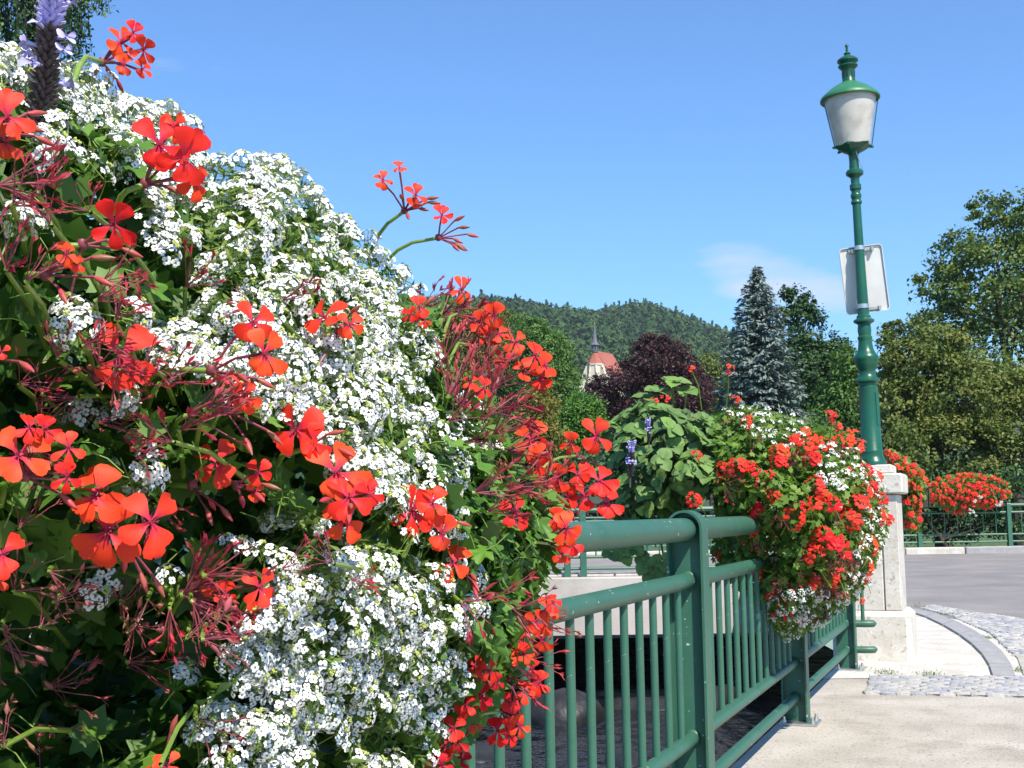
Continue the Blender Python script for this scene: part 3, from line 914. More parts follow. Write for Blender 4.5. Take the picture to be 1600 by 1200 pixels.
def tree(name, label, blobs, base, leafm, n, leaf, seed, group='trees beyond the road', clump=0.16, per=26, shell=.55, trunk_r=.22, flat=.35, droop=0.0, cat='tree', asp=1.0):
    """blobs: (px, py, rx px, ry px, depth). Leaves gather in clumps through each blob; limbs reach to the clumps"""
    rg = np.random.default_rng(seed)
    C_, Rr, W = [], [], []
    for (px, py, rx, ry, D) in blobs:
        c = np.array(P(px, py, D)); rr = np.array([rx * D / FPX, min(rx, ry * 1.3) * D / FPX, ry * D / FPX])
        C_.append(c); Rr.append(rr); W.append(np.prod(rr) ** (2 / 3))
    W = np.array(W) / sum(W)
    nc = max(1, n // per)
    which = rg.choice(len(blobs), nc, p=W)
    dirs = unit_rand(rg, nc)
    rads = rg.random(nc) ** (1 / 3) * (1 - shell) + shell * rg.uniform(.75, 1.05, nc)
    Ca = np.array(C_)[which]; Ra = np.array(Rr)[which]
    cc = Ca + dirs * Ra * rads[:, None]
    cs_ = (Ra.mean(1) * clump)[:, None] * rg.uniform(.6, 1.4, (nc, 1))
    off = rg.normal(size=(nc, per, 3)) * cs_[:, None, :] * np.array([1, 1, .65])
    pos = (cc[:, None, :] + off).reshape(-1, 3)
    pos[:, 2] -= droop * rg.random(len(pos)) ** 2
    N = len(pos)
    nrm = np.repeat(dirs, per, 0) * .6 + np.array([0, 0, flat]) + rg.normal(0, .55, (N, 3))
    me = scatter_mesh('crown', L_RHOMB_V, L_RHOMB_F, pos, nrm, unit_rand(rg, N) + np.array([0, 0, -droop * 2]), leaf[0] * rg.uniform(.65, 1.3, N)[:, None] * np.array([[1, asp, 1]]), leafm, rg)
    tone = np.clip(np.repeat(rg.uniform(.1, .9, nc), per) + rg.normal(0, .16, N), 0, 1)
    me.attributes['rnd'].data.foreach_set('value', np.repeat(tone, 4))
    bx = Vector(base)
    root = tag(empty(name, bx), label, cat, group)
    link('crown', me, root)
    top = Vector(C_[0])
    m = MB()
    pts = []
    for k in range(7):
        t = k / 6
        q = bx.lerp(top, t); q += Vector((math.sin(k * 1.7 + seed), math.cos(k * 2.1), 0)) * trunk_r * .6 * t
        pts.append(q)
    m.tube(pts, [trunk_r * (1 - .8 * k / 6) for k in range(7)], 8)
    tr = m.build('trunk', MT['bark'], root)
    m = MB()
    for i in range(min(26, nc)):
        k = rg.integers(0, nc)
        e = Vector(cc[k]); st = pts[min(5, 2 + int(rg.random() * 4))]
        mid_ = st.lerp(e, .5) + Vector((0, 0, (e - st).length * .08))
        m.tube([st, mid_, e], [trunk_r * .32, trunk_r * .2, trunk_r * .06], 5, caps=False)
    link('limb', m.mesh('limb', MT['bark']), root)['kind'] = 'stuff'
    return root
def gnd(px, D, z=-0.3):
    q = P(px, 780, D); return (q.x, q.y, z)

OLIVE = leaf_mat('olive_leaves', [(0.0549, 0.0915, 0.0171), (0.1037, 0.1525, 0.0268), (0.1647, 0.2074, 0.039), (0.2318, 0.2318, 0.0549)], .3, .55)
MAPLE = leaf_mat('maple_leaves', [(0.0531, 0.1003, 0.026), (0.0885, 0.1534, 0.0307), (0.1357, 0.2065, 0.0401), (0.1888, 0.236, 0.0472)], .3, .5)
GREEN = leaf_mat('green_leaves', [(0.0493, 0.1155, 0.0246), (0.077, 0.1694, 0.0277), (0.1155, 0.2233, 0.0339), (0.154, 0.2695, 0.0462)], .3, .55)
BRIGHT = leaf_mat('bright_leaves', [(0.0473, 0.135, 0.0162), (0.0743, 0.189, 0.0203), (0.108, 0.243, 0.027), (0.1485, 0.2835, 0.0405)], .3, .5)
DARKG = leaf_mat('dark_green_leaves', [(0.0243, 0.0648, 0.0216), (0.0378, 0.0918, 0.027), (0.0567, 0.1242, 0.0324), (0.081, 0.1553, 0.0405)], .25, .5)
YELLOW = leaf_mat('yellowing_leaves', [(0.0875, 0.1125, 0.0187), (0.15, 0.1625, 0.025), (0.2125, 0.1938, 0.035), (0.2625, 0.2, 0.0438)], .3, .55)
COPPER = leaf_mat('copper_leaves', [(0.0299, 0.0115, 0.0138), (0.046, 0.0161, 0.0184), (0.0667, 0.0242, 0.0242), (0.0862, 0.0368, 0.0299)], .25, .5)
BLUEN = leaf_mat('blue_needles', [(0.10, 0.15, 0.125), (0.14, 0.19, 0.165), (0.18, 0.235, 0.205), (0.23, 0.29, 0.255)], .1, .6)

# right-hand trees
tree('broadleaf_tree', 'tall airy broadleaf tree with sky showing through its crown, behind the lamp post', [(1560, 440, 95, 80, 40), (1580, 340, 50, 50, 40), (1500, 400, 50, 45, 40), (1470, 450, 48, 40, 40), (1480, 520, 60, 50, 40), (1590, 560, 110, 90, 40), (1640, 420, 90, 100, 41), (1540, 322, 30, 36, 40), (1600, 345, 40, 40, 40), (1690, 500, 110, 170, 41)],
     gnd(1590, 40), MAPLE, 34000, (.16,), 21, per=45, clump=.16, shell=.35)
tree('broadleaf_tree', 'olive-green bushy tree filling the space right of the lamp base', [(1440, 560, 70, 60, 35), (1400, 540, 26, 50, 35), (1500, 610, 110, 70, 35), (1410, 640, 60, 80, 35), (1590, 650, 90, 90, 35), (1480, 700, 120, 50, 34)],
     gnd(1470, 35), OLIVE, 46000, (.125,), 22, per=75, clump=.125, shell=.6)
tree('hedge_shrub', 'low dark hedge behind the distant flowers and far railing', [(1400, 745, 60, 34, 33.8), (1480, 750, 60, 30, 33.8), (1560, 742, 60, 38, 33.8), (1640, 740, 60, 40, 33.8), (1400, 805, 70, 40, 34.2), (1490, 806, 60, 36, 34.4), (1580, 806, 60, 34, 34.2), (1660, 806, 60, 36, 34.2)],
     gnd(1500, 33.8, -.6), DARKG, 16000, (.12,), 23, per=40, clump=.2, trunk_r=.08, cat='hedge')
tree('broadleaf_tree', 'dark green pointed tree with two tops beside the blue spruce', [(1234, 500, 20, 60, 55), (1230, 470, 9, 30, 55), (1262, 520, 26, 56, 55), (1262, 482, 13, 24, 55), (1270, 590, 55, 50, 55), (1310, 590, 34, 40, 55), (1290, 640, 60, 60, 55), (1240, 620, 40, 90, 55), (1300, 560, 30, 40, 55), (1335, 620, 36, 46, 55)],
     gnd(1260, 55), DARKG, 34000, (.18,), 24, per=50, clump=.16, shell=.6, flat=.5)
tree('broadleaf_tree', 'lighter green tree leaning against the dark twin-topped tree', [(1325, 575, 24, 36, 52), (1320, 640, 40, 50, 52), (1290, 665, 40, 30, 52)],
     gnd(1320, 52), GREEN, 12000, (.18,), 25, per=22, clump=.18)

# blue spruce with real tiers of branches
def spruce():
    D = 45.0
    rg = np.random.default_rng(5)
    apex = np.array(P(1183, 416, D)); foot = np.array(gnd(1186, D))
    H = apex[2] - foot[2]
    root = tag(empty('blue_spruce', foot), 'tall silvery blue spruce with tiered branches behind the second flower planter', 'conifer', 'trees beyond the road')
    pos, nrm, Yd, tone = [], [], [], []
    m = MB(); mb = MB()
    m.tube([foot, foot * .4 + apex * .6, apex], [.24, .11, .012], 8)
    m.build('trunk', MT['bark'], root)
    nb = 520
    for i in range(nb):
        h = (i + rg.random()) / nb
        h = h ** .82
        zc = apex[2] - .05 - h * (H - .5)
        Rm = .08 + 1.72 * (1 - (1 - min(h / .52, 1)) ** 1.5) * rg.uniform(.74, 1.12)
        a = i * 2.39996 + rg.normal(0, .25)
        d = np.array([math.cos(a), math.sin(a), 0])
        c = apex + (foot - apex) * (apex[2] - zc) / H
        up = .55 - .75 * min(1, h * 1.6)
        n = int(14 + 46 * (Rm / 2))
        t = rg.random(n) ** .6
        droop = up * t * Rm * .8 - .18 * Rm * t * t + .12 * Rm * t ** 4
        side = rg.normal(0, 1, n) * .20 * Rm * (1.05 - t * .75)
        pr = np.array([-d[1], d[0], 0])
        q = c + d * (t * Rm)[:, None] + pr * side[:, None] + np.array([0, 0, 1]) * (droop - np.abs(side) * .25 + rg.normal(0, .035, n))[:, None]
        pos.append(q)
        Yd.append(d + pr * np.sign(side)[:, None] * .6 + rg.normal(0, .25, (n, 3)) + np.array([0, 0, .15]))
        nrm.append(np.array([0, 0, 1.0]) + d * .5 + rg.normal(0, .45, (n, 3)))
        tone.append(np.clip(rg.uniform(.15, .6) + t * .35 + rg.normal(0, .12, n), 0, 1))
        if Rm > .5:
            mb.tube([c, c + d * Rm * .5 + np.array([0, 0, up * Rm * .35]), c + d * Rm * .85 + np.array([0, 0, up * Rm * .6 - .1 * Rm])], [.03, .02, .008], 4, caps=False)
    pos, nrm, Yd, tone = [np.concatenate(q) for q in (pos, nrm, Yd, tone)]
    N = len(pos)
    me = scatter_mesh('crown', [(0, -.5, 0), (-.17, .1, .05), (0, .5, 0), (.17, .1, .05)], L_RHOMB_F, pos, nrm, Yd, rg.uniform(.16, .34, N), BLUEN, rg)
    me.attributes['rnd'].data.foreach_set('value', np.repeat(tone, 4))
    link('crown', me, root)
    link('branches', mb.mesh('branches', MT['bark']), root)['kind'] = 'stuff'
spruce()

# middle distance
tree('copper_beech', 'broad dark purple copper beech in front of the church', [(1030, 570, 52, 46, 62), (985, 610, 48, 44, 62), (945, 620, 30, 34, 62), (1050, 620, 60, 50, 62), (1000, 650, 60, 40, 62), (1020, 540, 28, 18, 62)],
     gnd(1010, 62), COPPER, 46000, (.15,), 31, per=60, clump=.14, group='trees around the church')
tree('copper_beech', 'smaller copper tree to the right of the broad copper beech', [(1070, 580, 22, 24, 66), (1085, 610, 30, 30, 66)], gnd(1075, 66), COPPER, 10000, (.165,), 32, clump=.2, group='trees around the church')
tree('broadleaf_tree', 'small vivid green tree standing below the church wall', [(914, 645, 30, 30, 46), (895, 665, 30, 26, 46), (925, 668, 24, 24, 46), (890, 690, 34, 24, 46)], gnd(905, 46), BRIGHT, 12000, (.12,), 33, clump=.2, group='trees around the church')
tree('broadleaf_tree', 'olive tree with russet tint between the beech and the blue spruce', [(1112, 580, 28, 28, 80), (1120, 620, 40, 36, 80), (1095, 610, 26, 26, 80)], gnd(1112, 80), YELLOW if False else OLIVE, 14000, (.19,), 34, clump=.2, group='trees around the church')
tree('broadleaf_tree', 'large mid-green tree to the left of the church', [(850, 570, 46, 60, 88), (880, 610, 36, 46, 88), (830, 530, 30, 34, 88), (860, 650, 60, 40, 88)], gnd(855, 88), GREEN, 36000, (.20,), 35, per=60, clump=.14, group='trees around the church')
tree('broadleaf_tree', 'bright green tree rising behind the red geraniums', [(800, 530, 40, 44, 95), (770, 560, 46, 60, 95), (815, 590, 40, 60, 95), (740, 600, 50, 70, 95)], gnd(790, 95), GREEN, 30000, (.21,), 36, per=60, clump=.15, group='trees around the church')
tree('broadleaf_tree', 'tall yellowing tree peeping over the spent geraniums', [(740, 500, 40, 24, 75), (700, 500, 40, 26, 75), (775, 505, 24, 26, 75), (720, 560, 70, 50, 75)], gnd(730, 75), YELLOW, 22000, (.16,), 37, per=50, clump=.17, group='trees around the church')
tree('shrub', 'yellow-green shrub between the near geraniums and the vivid green tree', [(845, 630, 30, 28, 38), (830, 670, 40, 34, 38), (862, 690, 24, 24, 38)], gnd(840, 38), YELLOW, 9000, (.10,), 38, clump=.2, trunk_r=.1, group='trees around the church', cat='shrub')
tree('hedge_shrub', 'dark hedge below the church trees', [(830, 735, 70, 40, 40), (930, 730, 70, 36, 40), (1040, 720, 80, 40, 40), (1150, 710, 80, 44, 40), (1270, 705, 80, 46, 40)], gnd(1000, 40), DARKG, 14000, (.16,), 39, clump=.17, trunk_r=.1, group='trees around the church', cat='hedge')

# weeping tree high on the left, behind the planter
def weeping():
    D = 15.0
    rg = np.random.default_rng(8)
    foot = np.array(gnd(-260, D, 0)); 
    root = tag(empty('weeping_tree', foot), 'dark weeping tree hanging into the top left corner', 'tree')
    pos, Yd, tone = [], [], []
    m = MB(); tw = MB()
    topc = np.array(P(-40, -190, D))
    m.tube([foot, foot * .5 + topc * .5 + np.array([.2, 0, 0]), topc], [.28, .2, .08], 10)
    m.build('trunk', MT['bark'], root)
    for i in range(210):
        if i < 150: px, py0, py1 = rg.uniform(-220, 62), rg.uniform(-220, 10), rg.uniform(60, 165)
        elif i < 190: px, py0, py1 = rg.uniform(40, 122), rg.uniform(-160, -40), rg.uniform(15, 100)
        else: px, py0, py1 = rg.choice([112, 120, 128, 133, 150, 155]) + rg.normal(0, 3), -120, rg.uniform(20, 105)
        if px > 140: py1 = min(py1, 22)
        dd = D + rg.uniform(-.9, .9)
        a, bq = np.array(P(px - 10, py0, dd)), np.array(P(px + rg.normal(0, 6), py1, dd))
        n = int((a[2] - bq[2]) * 60)
        t = np.sort(rg.random(n))
        q = a + (bq - a) * t[:, None] + rg.normal(0, .035, (n, 3))
        pos.append(q); tone.append(np.clip(rg.uniform(0, .8) + rg.normal(0, .15, n), 0, 1))
        Yd.append(np.tile([0, 0, -1.0], (n, 1)) + rg.normal(0, .5, (n, 3)))
        tw.tube([topc + (a - topc) * .3, a, bq], [.012, .008, .003], 4, caps=False)
    pos, Yd, tone = [np.concatenate(q) for q in (pos, Yd, tone)]
    N = len(pos)
    me = scatter_mesh('crown', L_RHOMB_V, L_RHOMB_F, pos, rg.normal(0, .7, (N, 3)) + np.array([.2, -.7, .5]), Yd, rg.uniform(.045, .085, N), DARKG, rg)
    me.attributes['rnd'].data.foreach_set('value', np.repeat(tone, 4))
    link('crown', me, root)
    link('twigs', tw.mesh('twigs', MT['bark']), root)['kind'] = 'stuff'
weeping()

# ================================================================== CHURCH
def church():
    D = 330.0
    u = D / FPX
    zb0 = 20.0
    o = P(930, 620, D)
    root = tag(empty('church', (o.x, o.y, zb0)), 'pale church with steep red roof and slim grey turret beyond the copper beech', 'church')
    MC = Matrix.Translation((o.x, o.y, 0)) @ Matrix.Rotation(R(-24), 4, 'Z')     # local +y runs along the nave, away
    def z(py): return P(930, py, D).z
    hw = 2.15
    ze, zr = z(567), z(548)
    # apse: five sides of an octagon, nave behind
    k = hw * math.tan(R(22.5))
    plan = [(-hw, 14), (-hw, 0), (-k, -hw + k), (k, -hw + k), (hw, 0), (hw, 14)]
    ze2 = ze
    m = MB()
    vs = [MC @ Vector((x, y, zb0)) for x, y in plan] + [MC @ Vector((x, y, ze2)) for x, y in plan]
    n = len(plan)
    m.add(vs, [(i, (i + 1) % n, n + (i + 1) % n, n + i) for i in range(n)])
    wall = m.build('wall', MT['plaster'], root, smooth=False)
    # cornice and plinth strings
    m = MB()
    for zz, ww, hh in ((z(597), .2, .4), (ze - .35, .2, .4)):
        for i in range(n - 1):
            a, bq = Vector((*plan[i], 0)), Vector((*plan[i + 1], 0))
            d = (bq - a); L = d.length; d.normalize()
            nn = Vector((d.y, -d.x, 0))
            rot = Matrix((d, -nn, Vector((0, 0, 1)))).transposed()
            c = (a + bq) / 2 + nn * ww / 2
            m.box(MC @ (c + Vector((0, 0, zz))), (L + .05 * (i % 2), ww, hh + .02 * (i % 2)), MC.to_3x3() @ rot)
    m.build('string_course', MT['plaster'], wall, smooth=False)
    # stepped, sloping buttresses at the corners
    for i in (1, 2, 3, 4):
        a = Vector((*plan[i], 0))
        mid_face = i in (2, 3)
        out = Vector((a.x, a.y + .6, 0)).normalized() if mid_face else Vector((math.copysign(1, a.x), -.35, 0)).normalized()
        sd = Vector((-out.y, out.x, 0))
        m = MB()
        prof = [(-.2, zb0), (2.6, zb0), (2.6, z(612)), (2.3, z(604)), (2.1, z(596)), (.30, z(570.5)), (-.2, z(570.5))]
        vs = [MC @ (a + out * r + sd * sgn * (.30 if mid_face else .5) + Vector((0, 0, zz))) for sgn in (-1, 1) for r, zz in [(q_[0] * (.34 if mid_face else 1), q_[1]) for q_ in prof]]
        kk = len(prof)
        m.add(vs, [tuple(range(kk - 1, -1, -1)), tuple(range(kk, 2 * kk))] + [(j, (j + 1) % kk, kk + (j + 1) % kk, kk + j) for j in range(kk)])
        m.build('buttress', MT['plaster'], wall, smooth=False)
    # pointed windows in the apse sides
    for i in (1, 2, 3, 4):
        a, bq = Vector((*plan[i], 0)), Vector((*plan[i + 1], 0))
        d = (bq - a).normalized(); nn = Vector((d.y, -d.x, 0))
        c = (a + bq) / 2 if i < 4 else a + d * 4
        w, z0, z1 = .42, z(628), z(606)
        pr = [(-w, z0), (w, z0), (w, z1), (w * .6, z1 + .6), (0, z1 + 1.0), (-w * .6, z1 + .6), (-w, z1)]
        m = MB()
        m.add([MC @ (c + nn * .03 + d * x + Vector((0, 0, zz))) for x, zz in pr], [tuple(range(len(pr)))])
        m.build('window', MT['dark'], root, smooth=False)
    # roof: hipped round the apse, the wider nave roof with lower eaves running back from it
    ov = 1.08
    ep = [Vector((x * ov, y * ov, ze - .1)) for x, y in plan[1:5]]
    ny = 1.6
    r0, r1 = Vector((0, .6, z(543.5))), Vector((0, 15, z(549) + 1.2))
    nw, nz = hw * 1.75, ze - 2.6
    n0, n1, n2, n3 = Vector((-nw, ny, nz)), Vector((nw, ny, nz)), Vector((nw, 15, nz)), Vector((-nw, 15, nz))
    m = MB()
    m.add([MC @ q for q in ep + [r0]], [(0, 1, 4), (1, 2, 4), (2, 3, 4)])
    rn = Vector((0, ny, z(546.5) + .05))
    m.add([MC @ q for q in (n0, n1, n2, n3, rn, r1)], [(1, 2, 5, 4), (3, 0, 4, 5), (0, 1, 4), (2, 3, 5)])
    m.add([MC @ q for q in (ep[0], ep[3], r0, rn)], [(0, 2, 3), (1, 3, 2)])
    for t in range(1, 13):       # courses of tiles along each slope
        f = t / 13
        for a_, b_, ta, tb in ((ep[0], ep[1], r0, r0), (ep[1], ep[2], r0, r0), (ep[2], ep[3], r0, r0), (n1, n2, rn, r1), (n0, n3, rn, r1)):
            A = a_.lerp(ta, f); B = b_.lerp(tb, f)
            if (B - A).length > .4:
                m.tube([MC @ A, MC @ B], .05, 4, caps=False)
    roof_ = m.build('roof', MT['tile'], root, smooth=False)
    m = MB()
    for sx_ in (-1, 1):
        m.box(MC @ Vector((sx_ * (nw - .4), 8.3, (zb0 + nz) / 2)), (.4, 13.2, nz - zb0 - .1), MC.to_3x3())
    m.box(MC @ Vector((0, ny + .35, (zb0 + nz) / 2)), (nw * 2 - 1.3, .4, nz - zb0 - .1), MC.to_3x3())
    m.build('nave_wall', MT['plaster'], root, smooth=False)
    # ridge turret
    tc = MC @ Vector((0, .6, 0))
    TM = Matrix.Translation((tc.x, tc.y, 0))
    zz0, zz1 = z(546.5), z(538)
    r1_ = 5.3 * u
    m = MB()
    for kx in range(8):
        a = R(22.5 + 45 * kx)
        m.box((tc.x + r1_ * .93 * math.cos(a), tc.y + r1_ * .93 * math.sin(a), (zz0 + zz1) / 2), (.2, .34, zz1 - zz0 + .1), Matrix.Rotation(a, 3, 'Z'))
    m.lathe([(zz0 - .5, r1_ * .9), (zz0 + .15, r1_ * 1.0), (zz0 + .15, r1_ * .75), (zz1, r1_ * .75)], 8, TM)
    m.build('turret', MT['lead'], roof_, smooth=False)
    for kx in range(8):
        a = R(45 * kx)
        m = MB(); m.box((tc.x + r1_ * .76 * math.cos(a), tc.y + r1_ * .76 * math.sin(a), (zz0 + zz1) / 2 + .15), (.06, .42, (zz1 - zz0) * .62), Matrix.Rotation(a, 3, 'Z'))
        m.build('sound_opening', MT['dark'], roof_, smooth=False)
    m = MB(); m.lathe([(zz1 - .1, r1_ * .9), (zz1, 8.0 * u), (zz1 + .2, 7.6 * u), (z(533.5), 4.6 * u), (z(528), 3.4 * u), (z(521), 2.4 * u), (z(510), 1.1 * u), (z(505), .4 * u)], 8, TM)
    m.build('spire', MT['lead'], roof_, smooth=True, angle=20)
    m = MB(); m.lathe([(z(505.5), .3 * u), (z(504.5), 1.1 * u), (z(503.5), 1.1 * u), (z(502.6), .3 * u), (z(501.5), .12 * u)], 10, TM)
    m.build('spire_ball', MT['gold'], roof_)
church()

# ================================================================== FLOWERS: building blocks
rf = random.Random(77)
npf = np.random.default_rng(77)

def petal(mb, ang, L, W, curl, lift, mi, rg, notch=.02, fold=.03):
    """one petal in the xy plane from the origin towards angle ang; z is the way the flower faces"""
    ts = [0.03, .22, .42, .62, .80, .93, 1.0]
    ws = [.10, .22, .52, .86, 1.0, .80, .34]
    ca, sa = math.cos(ang), math.sin(ang)
    vs, uv = [], []
    tw = rg.uniform(-.5, .5)
    wav = rg.uniform(-.04, .04)
    for t, w in zip(ts, ws):
        for c in (-1, -.5, 0, .5, 1):
            x = L * t - (L * notch * 1.5 if (t == 1 and c == 0) else 0)
            y = c * w * W * .5
            if t > .9:
                x += L * rg.uniform(-.045, .02); y += W * rg.uniform(-.03, .03)
            z = lift * L * t - curl * L * t * t + fold * L * abs(c) * w * .8 + tw * y * t + wav * L * math.sin(c * 3 + t * 5)
            vs.append((x * ca - y * sa, x * sa + y * ca, z))
            uv.append(((c + 1) / 2, t))
    fs = []
    for i in range(len(ts) - 1):
        for k in range(4):
            fs.append((i * 5 + k, i * 5 + k + 1, i * 5 + 6 + k, i * 5 + 5 + k))
    mb.add(vs, fs, mi, uv)

def flower_mesh(seed, mats, wide=1.0):
    """ivy-geranium flower of diameter 1: two broad petals up, three down, spur behind"""
    rg = random.Random(seed)
    mb = MB()
    sp = rg.uniform(26, 40)
    angs = [90 + sp, 90 - sp, 270 + rg.uniform(-8, 8), 270 + rg.uniform(42, 58), 270 - rg.uniform(42, 58)]
    for i, a in enumerate(angs):
        up = i < 2
        L = rg.uniform(.52, .58) if up else rg.uniform(.46, .56)
        W = (rg.uniform(.38, .46) if up else rg.uniform(.29, .37)) * wide
        petal(mb, R(a + rg.uniform(-11, 11)), L * rg.uniform(.88, 1.04), W * rg.uniform(.82, 1.08), rg.uniform(.10, .65), rg.uniform(.05, .70), 0, rg, fold=rg.uniform(.02, .10))
    for k in range(4):
        a = rg.uniform(0, 6.28)
        mb.tube([(0, 0, -.02), (.03 * math.cos(a), .03 * math.sin(a), .07), (.06 * math.cos(a), .06 * math.sin(a), .12)], [.012, .009, .012], 4, 1)
    for k in range(5):       # sepals
        a = R(72 * k + 20)
        mb.add([(0, 0, -.10), (.05 * math.cos(a - .5), .05 * math.sin(a - .5), -.05), (.15 * math.cos(a), .15 * math.sin(a), -.015), (.05 * math.cos(a + .5), .05 * math.sin(a + .5), -.05)], [(0, 1, 2, 3)], 1)
    mb.tube([(0, 0, 0), (0, 0, -.22)], [.03, .024], 5, 1)
    return mb.mesh('flower', mats, True, 60)

FLOWERS = [flower_mesh(100 + i, [PET_RED, MT['pedicel']], rf.uniform(.92, 1.08)) for i in range(14)]
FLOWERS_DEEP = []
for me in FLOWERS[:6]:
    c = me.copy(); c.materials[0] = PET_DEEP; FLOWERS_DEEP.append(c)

def spent_mesh(seed, mats, n=12, spread=.75, tip=1.0):
    """faded head: a fan of thin stalks ending in withered calyxes; stalk length about 1, fans around +z"""
    rg = random.Random(seed)
    mb = MB()
    for k in range(n):
        th = spread * math.sqrt(rg.random()); a = rg.uniform(0, 6.28)
        d = Vector((math.sin(th) * math.cos(a), math.sin(th) * math.sin(a), math.cos(th)))
        L = rg.uniform(.62, 1.08)
        b = d * L + Vector((rg.uniform(-.06, .06), rg.uniform(-.06, .06), -.06))
        e = b + (d + Vector((rg.uniform(-.4, .4), rg.uniform(-.4, .4), rg.uniform(-.5, .1)))).normalized() * rg.uniform(.22, .42)
        mb.tube([Vector((0, 0, 0)), d * L * .55, b], [.015, .012, .015], 5, 0, caps=False)
        q = b.lerp(e, .4)
        mb.tube([b, q, b.lerp(e, .75), e], [.017 * tip, .042 * tip * rg.uniform(.6, 1.4), .028 * tip, .005], 6, 1)
        for j in range(rg.randint(2, 4)):       # shrivelled petal and sepal shreds
            v = (e - b).normalized(); s1 = v.cross(Vector((rg.uniform(-1, 1), rg.uniform(-1, 1), rg.uniform(-1, 1)))).normalized()
            tip = b.lerp(e, .7) + v * rg.uniform(.05, .22) + s1 * rg.uniform(.05, .17)
            w = v.cross(s1) * rg.uniform(.02, .06)
            mb.add([q, q.lerp(tip, .5) + w, tip, q.lerp(tip, .5) - w * .6 + v * .03], [(0, 1, 2), (0, 2, 3)], 1)
    mb.tube([Vector((0, 0, -.03)), Vector((0, 0, .05))], [.05, .04], 6, 2)
    return mb.mesh('spent_head', mats, True, 60)
SPENTS = [spent_mesh(200 + i, [MT['pedicel'], SPENT, MT['stem']], 6 + i % 5, .60 + .08 * (i % 5)) for i in range(7)]
SPENTS_DRY = [spent_mesh(230 + i, [MT['pedicel'], SPENT_DRY, MT['stem']], 5 + i % 4, .95, 1.9) for i in range(5)]

def corymb_mesh(seed, n=24):
    """domed head of tiny four-petalled white flowers, about 1 across, facing +z"""
    rg = random.Random(seed)
    mb = MB()
    pts = []
    tries = 0
    while len(pts) < n and tries < 4000:
        tries += 1
        r = math.sqrt(rg.random()) * .5; a = rg.uniform(0, 6.28)
        if r < .15: continue
        p = Vector((r * math.cos(a), r * math.sin(a), .30 * (1 - (r / .5) ** 2) + rg.uniform(-.035, .035)))
        if all((p - q).length > .185 for q in pts): pts.append(p)
    for p in pts:
        nn = Vector((p.x * 1.3, p.y * 1.3, .55)) + Vector((rg.uniform(-.3, .3), rg.uniform(-.3, .3), rg.uniform(-.2, .2)))
        B = basis(nn); ro = rg.uniform(0, 1.57); sc_ = rg.uniform(.105, .140)
        for k in range(4):
            a = ro + k * 1.5708 + rg.uniform(-.12, .12)
            prof = [(.16, -.14), (.55, -.50), (.92, -.38), (1.02, 0.0), (.92, .38), (.55, .50), (.16, .14)]
            z = [0.0, .10, .02, -.03, .02, .10, .0]
            vs = [p + B @ (Vector((x * math.cos(a) - y * math.sin(a), x * math.sin(a) + y * math.cos(a), zz)) * sc_) for (x, y), zz in zip(prof, z)]
            mb.add(vs, [(0, 1, 5, 6), (1, 2, 4, 5), (2, 3, 4)], 0)
        vs = [p + B @ (Vector((.27 * math.cos(j * 1.257), .27 * math.sin(j * 1.257), .09)) * sc_) for j in range(5)]
        mb.add(vs, [(0, 1, 2, 3, 4)], 1)
        mb.tube([p - B @ Vector((0, 0, .008)), p * .35 + Vector((0, 0, -.32))], .008, 3, 2, caps=False)
    for k in range(13):          # unopened buds in the middle
        r = rg.uniform(0, .13); a = rg.uniform(0, 6.28)
        c = Vector((r * math.cos(a), r * math.sin(a), .31 + rg.uniform(-.02, .03)))
        mb.lathe([(-.04, .016), (0, .036), (.04, .016)], 5, Matrix.Translation(c), 3)
    mb.tube([Vector((0, 0, .2)), Vector((0, 0, -.35)), Vector((rg.uniform(-.1, .1), rg.uniform(-.1, .1), -1.0))], [.016, .02, .024], 4, 2, caps=False)
    return mb.mesh('flower_cluster', [PET_WHITE, PET_EYE, MT['stem'], BUDG], False)
BUDG = pmat('alyssum_buds', (0.34, 0.42, 0.07), (0.48, 0.50, 0.16), 60, .6)
CORYMB = [corymb_mesh(300 + i, 8 + (i * 5) % 12) for i in range(9)]

def lobed_leaf(seed, lobes=5, depth=.30, teeth=.03):
    rg = random.Random(seed)
    pts = []
    N = 44
    for i in range(N + 1):
        a = R(-148) + R(296) * i / N
        r = .5 * (1 - depth * (0.5 - 0.5 * math.cos(2 * math.pi * (i / N) * lobes + math.pi)) ) if False else .5 * (1 - depth * (.5 + .5 * math.cos(2 * math.pi * lobes * i / N)))
        r *= 1 - .18 * abs(a) / R(148) + rg.uniform(-teeth, teeth)
        pts.append((math.sin(a) * r, .5 * .45 + math.cos(a) * r - .1, a, r))
    mb = MB()
    vs, uv = [(0, .05, 0)], [(.5, 0)]
    for ring in (.5, 1.0):
        for x, y, a, r in pts:
            X_, Y_ = x * ring, .05 + (y - .05) * ring
            rr = math.hypot(X_, Y_)
            z = .32 * rr * rr + (.045 * math.cos(a * lobes * 1.2) * ring * ring) + rg.uniform(-.008, .008)
            vs.append((X_, Y_, z)); uv.append((a / 3.0 + .5, ring))
    n = len(pts)
    fs = [(0, 1 + i + 1, 1 + i) for i in range(n - 1)] + [(1 + i, 2 + i, 1 + n + i + 1, 1 + n + i) for i in range(n - 1)]
    fs = [tuple(reversed(f)) for f in fs]
    mb.add(vs, fs, 0, uv)
    return mb
def leaf_part_mesh(seed, mat):
    mb = lobed_leaf(seed)
    mb.tube([(0, .05, 0), (0, -.25, -.12), (0, -.6, -.45)], [.016, .015, .02], 5, 1, caps=False)
    return mb.mesh('leaf', [mat, MT['stem']], True, 80)
LEAVES = [leaf_part_mesh(400 + i, LEAF_G) for i in range(6)]
